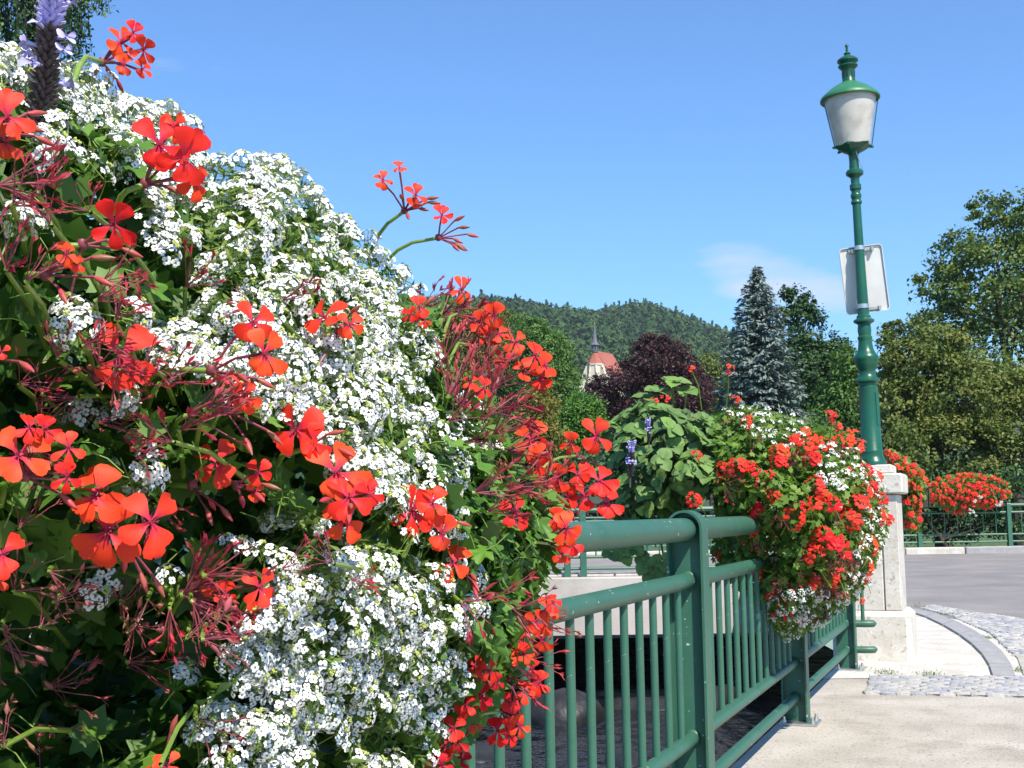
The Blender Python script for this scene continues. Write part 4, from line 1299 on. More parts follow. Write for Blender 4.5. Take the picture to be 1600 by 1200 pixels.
# the same leaf, coarser, for the mass of foliage
def coarse_leaf():
    pts = [(-.12, -.20), (-.40, -.22), (-.36, .02), (-.55, .18), (-.30, .30), (-.22, .52), (0, .40), (.22, .52), (.30, .30), (.55, .18), (.36, .02), (.40, -.22), (.12, -.20)]
    vs = [(0, 0, 0)] + [(x * .9, y * .9, .30 * (x * x + y * y)) for x, y in pts]
    fs = [(0, i + 1, i) for i in range(1, len(pts))]
    return vs, fs
CL_V, CL_F = coarse_leaf()
LN_V = [(0, -.5, 0), (-.11, 0, .03), (0, .5, -.05), (.11, 0, .03)]

# ------------------------------------------------------------------ bulging planted masses
class Mass:
    """a planted mound: its outline as seen from the path, its own distance and its own bulge"""
    def __init__(self, poly, edge, bulge, S, extra=None):
        self.poly = np.array(poly, float); self.edge = edge; self.bulge = bulge; self.S = S; self.extra = extra
    def sd(self, px, py):
        return poly_sd(self.poly, px, py)
    def D(self, px, py):
        px = np.atleast_1d(np.asarray(px, float)); py = np.atleast_1d(np.asarray(py, float))
        s_ = np.clip(self.sd(px, py), 0, None)
        t = np.clip(s_ / self.S, 0, 1)
        d = self.edge(px, py) - self.bulge(px, py) * np.sqrt(1 - (1 - t) ** 2)
        if self.extra is not None: d = d + self.extra(px, py)
        return d
    def point(self, px, py, dd=0.0):
        px = np.atleast_1d(np.asarray(px, float)); py = np.atleast_1d(np.asarray(py, float))
        return PN(px, py, self.D(px, py) + dd)
    def normal(self, px, py):
        px = np.atleast_1d(np.asarray(px, float)); py = np.atleast_1d(np.asarray(py, float))
        e = 14.0
        a = self.point(px + e, py) - self.point(px - e, py)
        bq = self.point(px, py + e) - self.point(px, py - e)
        n_ = np.cross(bq, a)
        n_ /= np.maximum(np.linalg.norm(n_, axis=1, keepdims=True), 1e-9)
        v = npC - self.point(px, py)
        n_ *= np.sign((n_ * v).sum(1, keepdims=True))
        return n_
    def sample(self, rg, n, poly=None, dens=None):
        P_ = np.array(poly, float) if poly is not None else self.poly
        lo, hi = P_.min(0), P_.max(0)
        out = []
        tot = 0
        while tot < n:
            q = rg.uniform(lo, hi, (n * 2, 2))
            ok = poly_sd(P_, q[:, 0], q[:, 1]) > 0
            if poly is not None: ok &= self.sd(q[:, 0], q[:, 1]) > 0
            if dens is not None: ok &= rg.random(len(q)) < dens(q[:, 0], q[:, 1])
            out.append(q[ok]); tot += ok.sum()
            if not ok.any(): break
        return np.concatenate(out)[:n]

def poly_sd(poly, px, py):
    q = np.stack([np.asarray(px, float), np.asarray(py, float)], 1)
    a, bq = poly, np.roll(poly, -1, 0)
    inside = np.zeros(len(q), bool)
    dist = np.full(len(q), 1e9)
    for (x0, y0), (x1, y1) in zip(a, bq):
        c = ((y0 > q[:, 1]) != (y1 > q[:, 1]))
        if y1 != y0:
            xi = (x1 - x0) * (q[:, 1] - y0) / (y1 - y0) + x0
            inside ^= c & (q[:, 0] < xi)
        d = np.array([x1 - x0, y1 - y0]); L2 = (d * d).sum() + 1e-9
        t = np.clip(((q - [x0, y0]) @ d) / L2, 0, 1)
        dist = np.minimum(dist, np.linalg.norm(q - ([x0, y0] + t[:, None] * d), axis=1))
    return np.where(inside, dist, -dist)

def gauss(px, py, cx, cy, sx_, sy_, a):
    return a * np.exp(-((px - cx) / sx_) ** 2 - ((py - cy) / sy_) ** 2)

def poisson(rg, pts, rmin):
    keep, grid = [], {}
    for i, (x, y) in enumerate(pts):
        g = (int(x // rmin), int(y // rmin))
        ok = True
        for dx in (-1, 0, 1):
            for dy in (-1, 0, 1):
                for j in grid.get((g[0] + dx, g[1] + dy), ()):
                    if (pts[j][0] - x) ** 2 + (pts[j][1] - y) ** 2 < rmin * rmin: ok = False
        if ok:
            keep.append(i); grid.setdefault(g, []).append(i)
    return pts[keep]

# ================================================================== NEAR PLANTER
N1 = Mass([(-260, 60), (0, 84), (110, 102), (178, 150), (285, 182), (332, 252), (450, 252), (508, 322), (572, 368), (640, 440), (690, 510),
           (755, 610), (815, 700), (868, 770), (880, 850), (840, 930), (830, 1010), (785, 1090), (725, 1160), (690, 1320), (640, 1560), (-260, 1560)],
          lambda x, y: 0.93 + 0.72 * np.clip(x, -200, 900) / 850,
          lambda x, y: 0.20 + 0.27 * np.clip(x, 0, 560) / 540,
          420.0,
          lambda x, y: gauss(x, y, 120, 1050, 190, 150, .20) + gauss(x, y, 290, 450, 50, 75, .07) + gauss(x, y, 330, 800, 90, 60, .11)
          + gauss(x, y, 60, 620, 110, 70, .10) + gauss(x, y, 470, 835, 130, 22, .10) + gauss(x, y, 560, 1150, 60, 25, .05)
          + .024 * np.sin(x * .045 + 1.3 * np.sin(y * .021)) * np.sin(y * .05 + 1.1 * np.sin(x * .018)) + .010 * np.sin(x * .11 + 2 * np.sin(y * .05)) * np.sin(y * .12 + 2 * np.sin(x * .06)))

trough1 = tag(empty('planter_box', rail(1.0, 0.2, .72)), 'brown planter box hung on the railing under the near flower mass', 'planter')
def trough(root, ya, yb, off):
    a, bq = rail(ya, off, .74), rail(yb, off, .74)
    c = (a + bq) / 2; L = (bq - a).length
    m = MB()
    for (ox, oz, sx_, sz_) in ((-.12, 0, .02, .24), (.12, 0, .02, .24), (0, -.12, .26, .02)):
        m.box(c + nR * ox + Vector((0, 0, oz)), (sx_, L, sz_), MR)
    for e in (-1, 1):
        m.box(c + dR * (e * L / 2), (.26, .02, .26), MR)
    m.build('box', MT['trough'], root, smooth=False)
    m = MB(); m.box(c + Vector((0, 0, .06)), (.21, L - .03, .08), MR)
    m.build('soil', MT['dark_wall'], root, smooth=False)
    for e in (-.7, 0, .7):
        m = MB(); cc = c + dR * (e * L / 2)
        m.tube([cc + nR * (-.13) + Vector((0, 0, .1)), cc + nR * -.13 + Vector((0, 0, .14)), cc + nR * (-.13 - max(0.02, off - .13)) + Vector((0, 0, .14))], .008, 6)
        m.build('hook', MT['galv'], root)
trough(trough1, -.1, 1.25, .20)
trough2 = tag(empty('planter_box', rail(6.2, 0, .72)), 'brown planter box hung on the railing under the second flower mound', 'planter')
trough(trough2, 6.2, 7.2, .13)

LEFT = tag(empty('ivy_geranium', rail(.55, .36, .86)), 'scarlet ivy geranium with many withered stalks at the left edge of the nearest planter', 'geranium', 'geraniums in the near planter')
MID = tag(empty('ivy_geranium', rail(.95, .36, .86)), 'scarlet ivy geranium blooming in front of the two white alyssum mounds', 'geranium', 'geraniums in the near planter')
RIGHT = tag(empty('ivy_geranium', rail(1.5, .36, .86)), 'ivy geranium with crowded spent crimson stalks reaching above the thick top rail', 'geranium', 'geraniums in the near planter')
DEEP = tag(empty('ivy_geranium', rail(1.35, .30, .86)), 'deep red ivy geranium trailing in the shade in front of the balusters', 'geranium', 'geraniums in the near planter')
ALY_UP = tag(empty('sweet_alyssum', rail(.9, .36, .86)), 'large sunlit white alyssum mound rising against the blue sky', 'alyssum', 'white alyssum in the near planter')
ALY_LOW = tag(empty('sweet_alyssum', rail(.9, .38, .86)), 'white alyssum mound hanging in the lower half of the nearest planter', 'alyssum', 'white alyssum in the near planter')

def add_flower(parent, pos, nrm, up, diam, meshes):
    return link('flower', rf.choice(meshes), parent, mw=frame(pos, nrm, up, diam))

def near_D(px, py):
    q = N1
    s_ = float(q.sd([px], [py])[0])
    if s_ >= 0: return float(q.D(px, py)[0])
    # outside the mound: carried out over its edge
    return float(q.edge(np.array([px]), np.array([py]))[0])

def head(plant, flowers, hub, root_px, out=.045, deep=False, buds=3, D=None):
    """flowers: (px, py, diameter px); hub px; root px where the stalk leaves the foliage"""
    Dh = (near_D(*hub) if D is None else D) - out * .6
    hw_ = P(hub[0], hub[1], Dh)
    Dr = (near_D(*root_px) if D is None else near_D(*root_px)) + .03
    rw = P(root_px[0], root_px[1], Dr)
    mb = MB()
    mid_ = rw.lerp(hw_, .55) + Vector((0, 0, .10 * (hw_ - rw).length)) - Vector(npF) * .01
    thick = .0019 if Dh > 1.1 else .0021
    c = hw_
    mb.tube([rw - c, rw.lerp(mid_, .5) - c + Vector((0, 0, .004)), mid_ - c, hw_ - c], [thick * 1.15, thick * 1.1, thick, thick], 7, 0, caps=False)
    mb.lathe([(-.003, .0022), (0, .0042), (.004, .003)], 6, None, 1)
    fl = []
    for (px, py, dm) in flowers:
        D_ = Dh - out * rf.uniform(.15, .8)
        pos = P(px, py, D_)
        diam = dm * .96 * D_ / FPX
        radial = (pos - hw_)
        n_ = (CAM - pos).normalized() * 1.0 + Vector((rf.uniform(-.6, .6), rf.uniform(-.2, .2), rf.uniform(-.35, .65))) + (radial.normalized() * .35 if radial.length > 1e-4 else Vector())
        n_.normalize()
        fl.append((pos, n_, diam))
        e = pos - n_ * diam * .2
        mb.tube([Vector(), (e - c) * .5 + Vector((0, 0, .003)), e - c], [.0011, .0010, .0012], 5, 1, caps=False)
    axis = (hw_ - mid_).normalized()
    for k in range(buds):
        d = (axis + Vector((rf.uniform(-.9, .9), rf.uniform(-.9, .9), rf.uniform(-.9, .7)))).normalized()
        L = rf.uniform(.016, .034)
        e = d * L
        mb.tube([Vector(), e * .5, e], [.0009, .0008, .0010], 4, 1, caps=False)
        t = (d + Vector((0, 0, -.4))).normalized()
        mb.tube([e, e + t * .005, e + t * .009, e + t * .014], [.0010, .0022, .0019, .0005], 6, 2)
    h = link('flower_head', mb.mesh('flower_head', [MT['stem'], MT['pedicel'], MT['bud']], True, 60), plant, loc=c)
    for pos, n_, diam in fl:
        up = Vector((rf.uniform(-.3, .3), 0, 1))
        add_flower(h, pos, n_, up, diam, FLOWERS_DEEP if deep else FLOWERS)
    return h

# heads on the left plant
for fl, hub, rt in [
    ([(188, 66, 56), (208, 52, 40), (224, 78, 46), (193, 102, 36), (222, 108, 36)], (160, 98), (112, 138)),
    ([(12, 182, 84), (8, 222, 56)], (-12, 205), (-30, 260)),
    ([(248, 226, 92), (287, 246, 92), (303, 284, 62), (272, 198, 52)], (226, 288), (180, 332)),
    ([(178, 350, 84)], (128, 384), (90, 400)),
    ([(104, 398, 46), (118, 412, 30)], (70, 430), (40, 450)),
    ([(188, 558, 116)], (150, 590), (60, 640)),
    ([(395, 503, 78), (412, 552, 78), (382, 618, 46)], (330, 580), (214, 610)),
    ([(28, 712, 104), (70, 672, 50), (108, 700, 58), (105, 745, 52), (45, 668, 54)], (40, 745), (0, 790)),
    ([(150, 775, 100), (168, 830, 128), (236, 815, 112)], (195, 845), (90, 760)),
    ([(2, 866, 84), (-4, 905, 50)], (-20, 890), (-40, 930)),
    ([(338, 722, 84)], (300, 760), (250, 770)),
    ([(404, 738, 50), (398, 770, 36)], (370, 760), (330, 780)),
    ([(326, 912, 48), (352, 928, 44), (405, 918, 62), (396, 962, 52)], (285, 930), (170, 900)),
    ([(2, 550, 30)], (-14, 560), (-30, 580)),
    ([(262, 1196, 48), (235, 1210, 40)], (250, 1215), (200, 1240))]:
    head(LEFT, fl, hub, rt)
# in front of the alyssum
for fl, hub, rt in [
    ([(507, 496, 76), (546, 508, 52)], (530, 520), (560, 560)),
    ([(463, 672, 92), (490, 692, 62)], (480, 700), (430, 730)),
    ([(524, 738, 104), (545, 778, 92), (577, 772, 44), (538, 812, 76)], (545, 800), (500, 840)),
    ([(644, 800, 84), (676, 786, 60), (690, 834, 62)], (670, 820), (630, 870)),
    ([(708, 880, 70)], (725, 895), (760, 870)),
    ([(384, 620, 56), (372, 598, 36)], (352, 640), (290, 670)),
    ([(655, 480, 40), (641, 492, 30), (664, 500, 26)], (650, 500), (640, 540))]:
    head(MID, fl, hub, rt)
# two stalks against the sky, and the crowded right side
head(RIGHT, [(598, 282, 34), (649, 306, 42), (624, 262, 24)], (632, 330), (578, 396), D=1.32, buds=7)
head(RIGHT, [(690, 337, 38)], (685, 372), (598, 414), D=1.36, buds=7)
for fl, hub, rt in [
    ([(721, 452, 44)], (715, 490), (690, 540)),
    ([(752, 505, 44), (772, 494, 44), (778, 522, 40), (760, 528, 36)], (735, 540), (690, 600)),
    ([(805, 535, 46), (836, 556, 54), (852, 572, 44), (844, 592, 44), (818, 580, 42), (786, 562, 32)], (765, 610), (720, 660)),
    ([(756, 606, 36), (735, 598, 30)], (720, 640), (700, 680)),
    ([(830, 686, 68), (842, 706, 52), (834, 728, 44)], (820, 730), (770, 760)),
    ([(931, 682, 62), (893, 692, 38)], (900, 712), (840, 740)),
    ([(872, 748, 50), (903, 742, 46), (936, 752, 60), (914, 776, 54), (947, 786, 54), (888, 778, 40), (858, 776, 36)], (890, 790), (820, 800)),
    ([(806, 800, 58)], (790, 815), (750, 830)),
    ([(885, 826, 58), (868, 812, 42), (893, 850, 44), (878, 866, 36)], (860, 850), (810, 870))]:
    head(RIGHT, fl, hub, rt)
for fl, hub, rt in [
    ([(855, 952, 46), (838, 972, 42), (864, 942, 34), (846, 1000, 40)], (820, 985), (770, 980)),
    ([(812, 1000, 40), (790, 1028, 46), (818, 1022, 36)], (805, 1040), (760, 1040)),
    ([(842, 1068, 44), (820, 1080, 42), (800, 1098, 42), (832, 1046, 34)], (800, 1075), (750, 1090)),
    ([(778, 1142, 50), (800, 1118, 46), (812, 1134, 38), (796, 1150, 34)], (785, 1112), (742, 1128))]:
    head(RIGHT, fl, hub, rt)
for fl, hub, rt in [
    ([(752, 1088, 44), (728, 1102, 44), (740, 1076, 34)], (735, 1095), (700, 1090)),
    ([(708, 1138, 44), (694, 1168, 44), (716, 1160, 36)], (700, 1150), (660, 1150)),
    ([(690, 1196, 40), (668, 1186, 40)], (680, 1200), (640, 1190)),
    ([(765, 1048, 40), (742, 1040, 36), (776, 1066, 30)], (750, 1055), (710, 1060)),
    ([(720, 1190, 36), (740, 1130, 34)], (720, 1180), (690, 1200))]:
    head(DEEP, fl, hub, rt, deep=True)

# faded heads: (px, py of the hub, stalk length px, direction angle in the picture, dry?)
def spent(plant, px, py, L, ang, dry=False, out=.05, D=None):
    Dh = (near_D(px, py) if D is None else D) - out
    a = R(ang)
    d = (RT * math.cos(a) + UP * math.sin(a)) - Vector(npF) * rf.uniform(-.1, .55)
    d.normalize()
    sc_ = L * Dh / FPX
    c = P(px, py, Dh)
    rt = c - d * sc_ * rf.uniform(.8, 1.6) + Vector(npF) * (.05 + out) + Vector((0, 0, -.02))
    me = rf.choice(SPENTS_DRY if dry else SPENTS)
    o = link('spent_head', me, plant, mw=frame(c, d, Vector((rf.uniform(-1, 1), rf.uniform(-1, 1), rf.uniform(-1, 1))), sc_))
    m = MB(); m.tube([rt - c, (rt - c) * .45 + Vector((0, 0, .006)), -d * .001], [.0020, .0017, .0016], 6, 0, caps=False)
    st = link('stalk', m.mesh('stalk', MT['stem']), o, loc=c)
    return o
for q in [(20, 320, 90, 25), (-5, 290, 100, 15), (60, 300, 60, 60), (40, 440, 70, 40), (10, 420, 80, 60), (150, 470, 80, 30), (160, 440, 70, 12), (180, 500, 60, 70),
          (290, 450, 70, 45), (200, 600, 70, 30), (250, 600, 90, 10), (150, 660, 70, 10), (280, 672, 80, 35), (290, 650, 90, 5), (270, 690, 60, 150), (320, 640, 70, 25),
          (285, 930, 100, 15), (290, 925, 90, 40), (300, 940, 80, -40), (320, 900, 90, 5), (265, 950, 70, -70), (120, 620, 50, 200), (90, 560, 60, 100),
          (60, 700, 50, -30), (440, 890, 50, 20), (520, 880, 50, 140), (545, 905, 45, -20), (400, 480, 40, 160), (80, 350, 60, 100), (140, 330, 40, 120), (440, 470, 60, 20), (130, 540, 60, 10), (30, 600, 60, 30)]:
    spent(LEFT if q[0] < 350 else MID, *q)
for i in range(24):
    px, py = rf.uniform(-10, 330), rf.uniform(880, 1200)
    spent(LEFT, px, py, rf.uniform(38, 75), rf.uniform(-60, 60), dry=True, out=rf.uniform(.02, .12))
for i in range(15):
    px, py = rf.uniform(-10, 260), rf.uniform(540, 880)
    spent(LEFT, px, py, rf.uniform(38, 65), rf.uniform(-60, 80), dry=rf.random() < .6, out=rf.uniform(-.02, .06))
for q in [(648, 460, 38, 70), (660, 480, 50, 50), (690, 490, 60, 40), (700, 500, 60, 60), (715, 520, 62, 50), (720, 540, 60, 75), (690, 570, 60, 60), (705, 600, 80, 55), (700, 620, 80, 70),
          (735, 560, 60, 35), (745, 600, 90, 60), (765, 605, 80, 45), (760, 640, 80, 30), (700, 660, 60, 40), (780, 650, 70, 50), (770, 680, 60, 20), (780, 640, 60, 10), (730, 690, 60, 5), (740, 700, 70, 30),
          (695, 710, 50, 0), (690, 760, 60, -5), (740, 770, 70, 0), (790, 760, 60, 20), (760, 800, 60, -5), (810, 770, 50, 30), (790, 705, 60, 0), (845, 770, 60, 40), (720, 940, 60, -30), (770, 930, 60, 0), (800, 950, 60, -20),
          (830, 960, 50, 20), (760, 1030, 60, -40), (790, 1060, 60, -10), (830, 1030, 50, 10), (660, 470, 44, 120), (640, 480, 40, 95), (720, 640, 70, 80), (750, 660, 70, 60)]:
    if rf.random() < .72: spent(RIGHT, *q, out=rf.uniform(0.0, .06))
for (px, py) in [(845, 980)]:
    spent(RIGHT, px, py, 50, 10)

# leaves one can tell apart
def leaf_at(plant, px, py, size, dD=-.01, mesh=None, mass=None, nrm=None, name='leaf'):
    D_ = (near_D(px, py) if mass is None else float(mass.D(px, py)[0])) + dD
    pos = P(px, py, D_)
    n_ = nrm if nrm is not None else Vector((mass or N1).normal(px, py)[0]) * .7 + Vector((rf.uniform(-.5, .5), rf.uniform(-.3, .3), rf.uniform(.1, .8)))
    up = RT * rf.uniform(-1, 1) + UP * rf.uniform(-.9, .5)
    return link(name, mesh or rf.choice(LEAVES), plant, mw=frame(pos, n_, up, size * D_ / FPX))
for (px, py, sz_) in [(142, 215, 80), (182, 225, 86), (208, 262, 72), (125, 245, 66), (165, 268, 70), (215, 225, 60), (35, 300, 70), (258, 450, 50), (150, 708, 70), (130, 690, 50), (8, 1108, 70), (8, 1165, 76), (330, 1090, 110), (300, 1060, 80), (440, 755, 70), (462, 780, 60),
                      (60, 460, 60), (30, 500, 60), (120, 760, 60), (230, 760, 60), (260, 700, 56), (60, 640, 60), (420, 650, 46), (250, 770, 60), (20, 780, 70), (310, 770, 50), (300, 850, 60), (215, 1190, 70), (70, 880, 60)]:
    leaf_at(LEFT if px < 400 else MID, px, py, sz_)
for (px, py, sz_) in [(690, 640, 60), (720, 660, 62), (700, 690, 60), (745, 720, 66), (765, 750, 60), (730, 760, 56), (780, 780, 50), (755, 800, 56), (800, 740, 50), (770, 690, 50), (690, 600, 44), (700, 560, 40), (720, 590, 40),
                      (785, 890, 66), (760, 860, 60), (820, 870, 50), (845, 830, 46), (800, 840, 50), (850, 880, 50), (770, 960, 44), (770, 1010, 50), (740, 980, 46), (690, 470, 36), (680, 520, 36), (830, 905, 44), (860, 800, 44), (795, 920, 44), (720, 930, 46), (640, 700, 36), (690, 480, 34)]:
    leaf_at(RIGHT, px, py, sz_, dD=rf.uniform(-.05, .01))
rg = np.random.default_rng(5)
pts = N1.sample(rg, 110, [(-20, 260), (200, 200), (260, 420), (330, 600), (440, 760), (380, 900), (420, 1180), (-20, 1200)])
for x, y in pts: leaf_at(LEFT, x, y, rf.uniform(40, 72), dD=rf.uniform(.01, .09))
pts = N1.sample(rg, 120, [(660, 500), (740, 600), (800, 690), (870, 780), (880, 860), (830, 940), (760, 1080), (730, 900), (690, 780), (690, 640)])
for x, y in pts: leaf_at(RIGHT, x, y, rf.uniform(34, 58), dD=rf.uniform(-.03, .07))

# foliage filling the mound
def fill(plant, name, mass, poly, n, d0, d1, size, mat, seed, V=CL_V, Fc=CL_F, asp=1.0, dens=None):
    rg = np.random.default_rng(seed)
    q = mass.sample(rg, n, poly, dens)
    dd = rg.uniform(0, 1, len(q)) ** 1.5 * (d1 - d0) + d0
    pos = mass.point(q[:, 0], q[:, 1], dd)
    nrm = mass.normal(q[:, 0], q[:, 1]) * .6 + rg.normal(0, .5, (len(q), 3)) + np.array([0, 0, .4])
    sz_ = rg.uniform(*size, len(q))
    me = scatter_mesh(name, V, Fc, pos, nrm, unit_rand(rg, len(q)), np.stack([sz_, sz_ * asp, sz_], 1), mat, rg)
    o = link(name, me, plant)
    o['kind'] = 'stuff'
    return o
def inset(mass, d):
    return lambda x, y: (mass.sd(x, y) > d) * 1.0
LP_ = [(-260, 60), (60, 160), (210, 230), (290, 420), (340, 620), (450, 760), (420, 900), (440, 1560), (-260, 1560)]
RP_ = [(640, 450), (740, 580), (800, 690), (880, 770), (890, 860), (830, 940), (830, 1010), (760, 1100), (690, 1320), (640, 1560), (560, 1560), (690, 1100), (720, 900), (680, 760), (690, 640)]
fill(LEFT, 'foliage', N1, LP_, 3800, .03, .5, (.026, .056), LEAF_GS, 41)
fill(RIGHT, 'foliage', N1, RP_, 1500, .02, .34, (.026, .056), LEAF_GS, 42, dens=inset(N1, 8))
fill(DEEP, 'foliage', N1, [(640, 1020), (800, 1020), (780, 1100), (700, 1250), (640, 1560), (560, 1560)], 500, .03, .3, (.026, .05), LEAF_GS, 43)
fill(MID, 'foliage', N1, [(300, 300), (500, 340), (690, 560), (800, 720), (700, 1200), (600, 1560), (300, 1560)], 2200, .11, .45, (.03, .055), LEAF_GS, 44)

# alyssum
UP_POLY = [(-60, 60), (0, 84), (110, 102), (178, 150), (285, 182), (332, 252), (450, 252), (508, 322), (572, 368), (640, 440), (668, 500), (690, 560), (716, 600), (748, 622), (745, 660), (790, 690), (792, 720), (740, 730), (724, 760), (728, 830), (700, 850), (640, 850), (600, 800), (560, 760), (500, 700),
           (440, 650), (400, 640), (330, 590), (250, 570), (236, 530), (300, 500), (330, 470), (300, 440), (330, 380), (240, 400), (220, 330), (230, 280), (180, 280), (100, 240), (70, 250), (0, 160), (-60, 150)]
LOW_POLY = [(345, 838), (400, 850), (410, 800), (470, 800), (560, 840), (640, 860), (690, 880), (730, 880), (728, 950), (735, 1000), (722, 1070), (700, 1120), (690, 1180), (650, 1220), (560, 1200), (520, 1130), (480, 1150), (490, 1240), (330, 1240), (295, 1140), (340, 1105), (400, 1110), (350, 1040), (370, 980), (410, 960), (440, 880)]
def aly_density(x, y):
    v = .66 + .60 * np.sin(x * .021 + 2.0 * np.sin(y * .013)) * np.sin(y * .026 + 1.4 * np.sin(x * .017))
    v = v - gauss(x, y, 330, 430, 70, 75, .75) - gauss(x, y, 345, 545, 40, 40, .3) - gauss(x, y, 470, 845, 140, 26, .7) - gauss(x, y, 370, 660, 90, 50, .8) - gauss(x, y, 560, 1150, 60, 30, .7) - gauss(x, y, 640, 900, 60, 30, .4) - gauss(x, y, 420, 720, 90, 60, .8) - gauss(x, y, 165, 235, 75, 50, .95) - gauss(x, y, 60, 200, 50, 60, .5)
    return np.clip(v, .02, 1)
def alyssum(plant, poly, n, rmin, seed, extra_pts=(), fol=2400):
    rg = np.random.default_rng(seed)
    q = N1.sample(rg, n, poly, aly_density)
    q = poisson(rg, q, rmin)[:285]
    if len(extra_pts): q = np.concatenate([q, np.array(extra_pts, float)])
    D_ = N1.D(q[:, 0], q[:, 1]); nn = N1.normal(q[:, 0], q[:, 1])
    for (x, y), d, n_ in zip(q, D_, nn):
        pos = P(x, y, d + rg.normal(-.004, .008))
        v = Vector(n_) * .75 + Vector((rg.normal(0, .3), rg.normal(0, .25) - .1, rg.normal(.55, .3)))
        link('flower_cluster', CORYMB[rg.integers(0, len(CORYMB))], plant, mw=frame(pos, v, Vector(rg.normal(0, 1, 3)), rg.uniform(.020, .029)))
    # side clusters, deeper in, too many to hold singly
    q2 = N1.sample(rg, int(n * .42), poly, lambda x, y: aly_density(x, y))
    mb_v, mb_f, mb_m = [], [], []
    D2 = N1.D(q2[:, 0], q2[:, 1]) + rg.uniform(.004, .035, len(q2)); n2 = N1.normal(q2[:, 0], q2[:, 1])
    src = []
    for me in CORYMB[:5]:
        co = np.empty(len(me.vertices) * 3); me.vertices.foreach_get('co', co)
        src.append((co.reshape(-1, 3), [tuple(p.vertices) for p in me.polygons], [p.material_index for p in me.polygons]))
    off = 0
    for (x, y), d, n_ in zip(q2, D2, n2):
        co, fs, mi = src[rg.integers(0, len(src))]
        M = frame(P(x, y, d), Vector(n_) * .7 + Vector((rg.normal(0, .45), rg.normal(0, .35), rg.normal(.35, .4))), Vector(rg.normal(0, 1, 3)), rg.uniform(.015, .021))
        A = np.array(M)
        mb_v.append(co @ A[:3, :3].T + A[:3, 3]); mb_f += [tuple(i + off for i in f) for f in fs]; mb_m += mi
        off += len(co)
    me = bpy.data.meshes.new('small_clusters')
    me.from_pydata(np.concatenate(mb_v).tolist(), [], mb_f)
    for m_ in CORYMB[0].materials: me.materials.append(m_)
    me.polygons.foreach_set('material_index', mb_m)
    link('small_clusters', me, plant)['kind'] = 'stuff'
    fill(plant, 'foliage', N1, poly, fol, .008, .09, (.012, .024), LEAF_A, seed + 1, LN_V, L_RHOMB_F, 1.0)
    fill(plant, 'foliage', N1, poly, int(fol * .5), .03, .2, (.014, .026), LEAF_A, seed + 2, LN_V, L_RHOMB_F, 1.0)
scattered = [(228, 722), (240, 740), (216, 745), (120, 490), (135, 505), (108, 498), (30, 335), (50, 348), (22, 352), (60, 345), (196, 640), (200, 615), (130, 640), (150, 655), (210, 768), (355, 850), (375, 852), (740, 945), (752, 950), (742, 890), (750, 902), (265, 900), (160, 910), (150, 925), (290, 1048), (285, 1060), (110, 480), (100, 520), (205, 500), (215, 480), (222, 495), (70, 220), (95, 230)]
alyssum(ALY_UP, UP_POLY, 1600, 25, 61, [q for q in scattered if q[1] < 800], 4200)
alyssum(ALY_LOW, LOW_POLY, 800, 22, 67, [q for q in scattered if q[1] >= 800], 3000)
# small sprigs standing out along the crest
def crest(plant, pts, seed):
    rg = np.random.default_rng(seed)
    for (x, y) in pts:
        d = near_D(x, y + 20)
        link('flower_cluster', CORYMB[rg.integers(0, len(CORYMB))], plant, mw=frame(P(x, y, d), Vector((rg.normal(.2, .3), rg.normal(-.3, .2), 1)), Vector(rg.normal(0, 1, 3)), rg.uniform(.022, .028)))
crest(ALY_UP, [(20, 95), (60, 88), (140, 115), (170, 128), (200, 168), (230, 170), (262, 172), (300, 195), (345, 252), (380, 248), (410, 250), (440, 252), (458, 272), (490, 300), (500, 318), (520, 345), (545, 352), (580, 372), (600, 400), (630, 425), (655, 455)], 3)

# violet spike at the top left
def spike(name, label, px0, py0, px1, py1, D, w, seed, cat='flower spike', parent=None):
    rg = random.Random(seed)
    a, bq = P(px0, py0, D), P(px1, py1, D)
    ax = (bq - a); L = ax.length; ax.normalize()
    B = basis(ax, Vector((1, 0, 0)))
    root = tag(empty(name, a), label, cat) if parent is None else link(name, None, parent, loc=a)
    r = w * D / FPX / 2
    m = MB()
    m.tube([a - ax * L * .3 - a, bq - a], [r * .28, r * .16], 6, 0)
    n = int(L / (r * .34))
    for i in range(n):            # whorls of dry calyxes
        t = i / n
        for k in range(7):
            an = k * .9 + i * .5 + rg.uniform(-.2, .2)
            d = B @ Vector((math.cos(an), math.sin(an), .35))
            q = ax * (t * L)
            m.tube([q, q + d * r * .55, q + d * r * rg.uniform(.8, 1.1) + ax * r * .15], [r * .12, r * .17, r * .06], 4, 1 if t > .66 else 0, caps=False)
    link('stem', m.mesh('stem', [SPIKE, PET_BLUE], True, 60), root, loc=a)
    m = MB()                      # a lipped, curved flower
    m.tube([(0, 0, 0), (0, 0, .35), (.05, 0, .6)], [.07, .10, .13], 6, 0, caps=False)
    petal(m, 0, .62, .42, .5, .55, 0, rg); petal(m, R(150), .36, .26, -.2, .5, 0, rg); petal(m, R(210), .36, .26, -.2, .5, 0, rg)
    m.v = [(x, y, z + (.55 if i >= 18 else 0)) for i, (x, y, z) in enumerate(m.v)]
    fm = m.mesh('floret', PET_BLUE, True, 60)
    for i in range(22):
        t = .62 + .38 * (i / 21) if i > 9 else rg.uniform(.33, .62)
        an = rg.uniform(0, 6.28)
        d = B @ Vector((math.cos(an), math.sin(an), rg.uniform(-.2, .45)))
        sc_ = r * rg.uniform(1.15, 1.75) * (1.0 if t < .8 else .8)
        link('floret', fm, root, mw=frame(a + ax * (t * L) + d * r * .5, d, -ax, sc_))
    return root
spike('flower_spike', 'dark flower spike with pale violet blooms standing at the top left corner', 62, 205, 86, -40, .84, 48, 9)

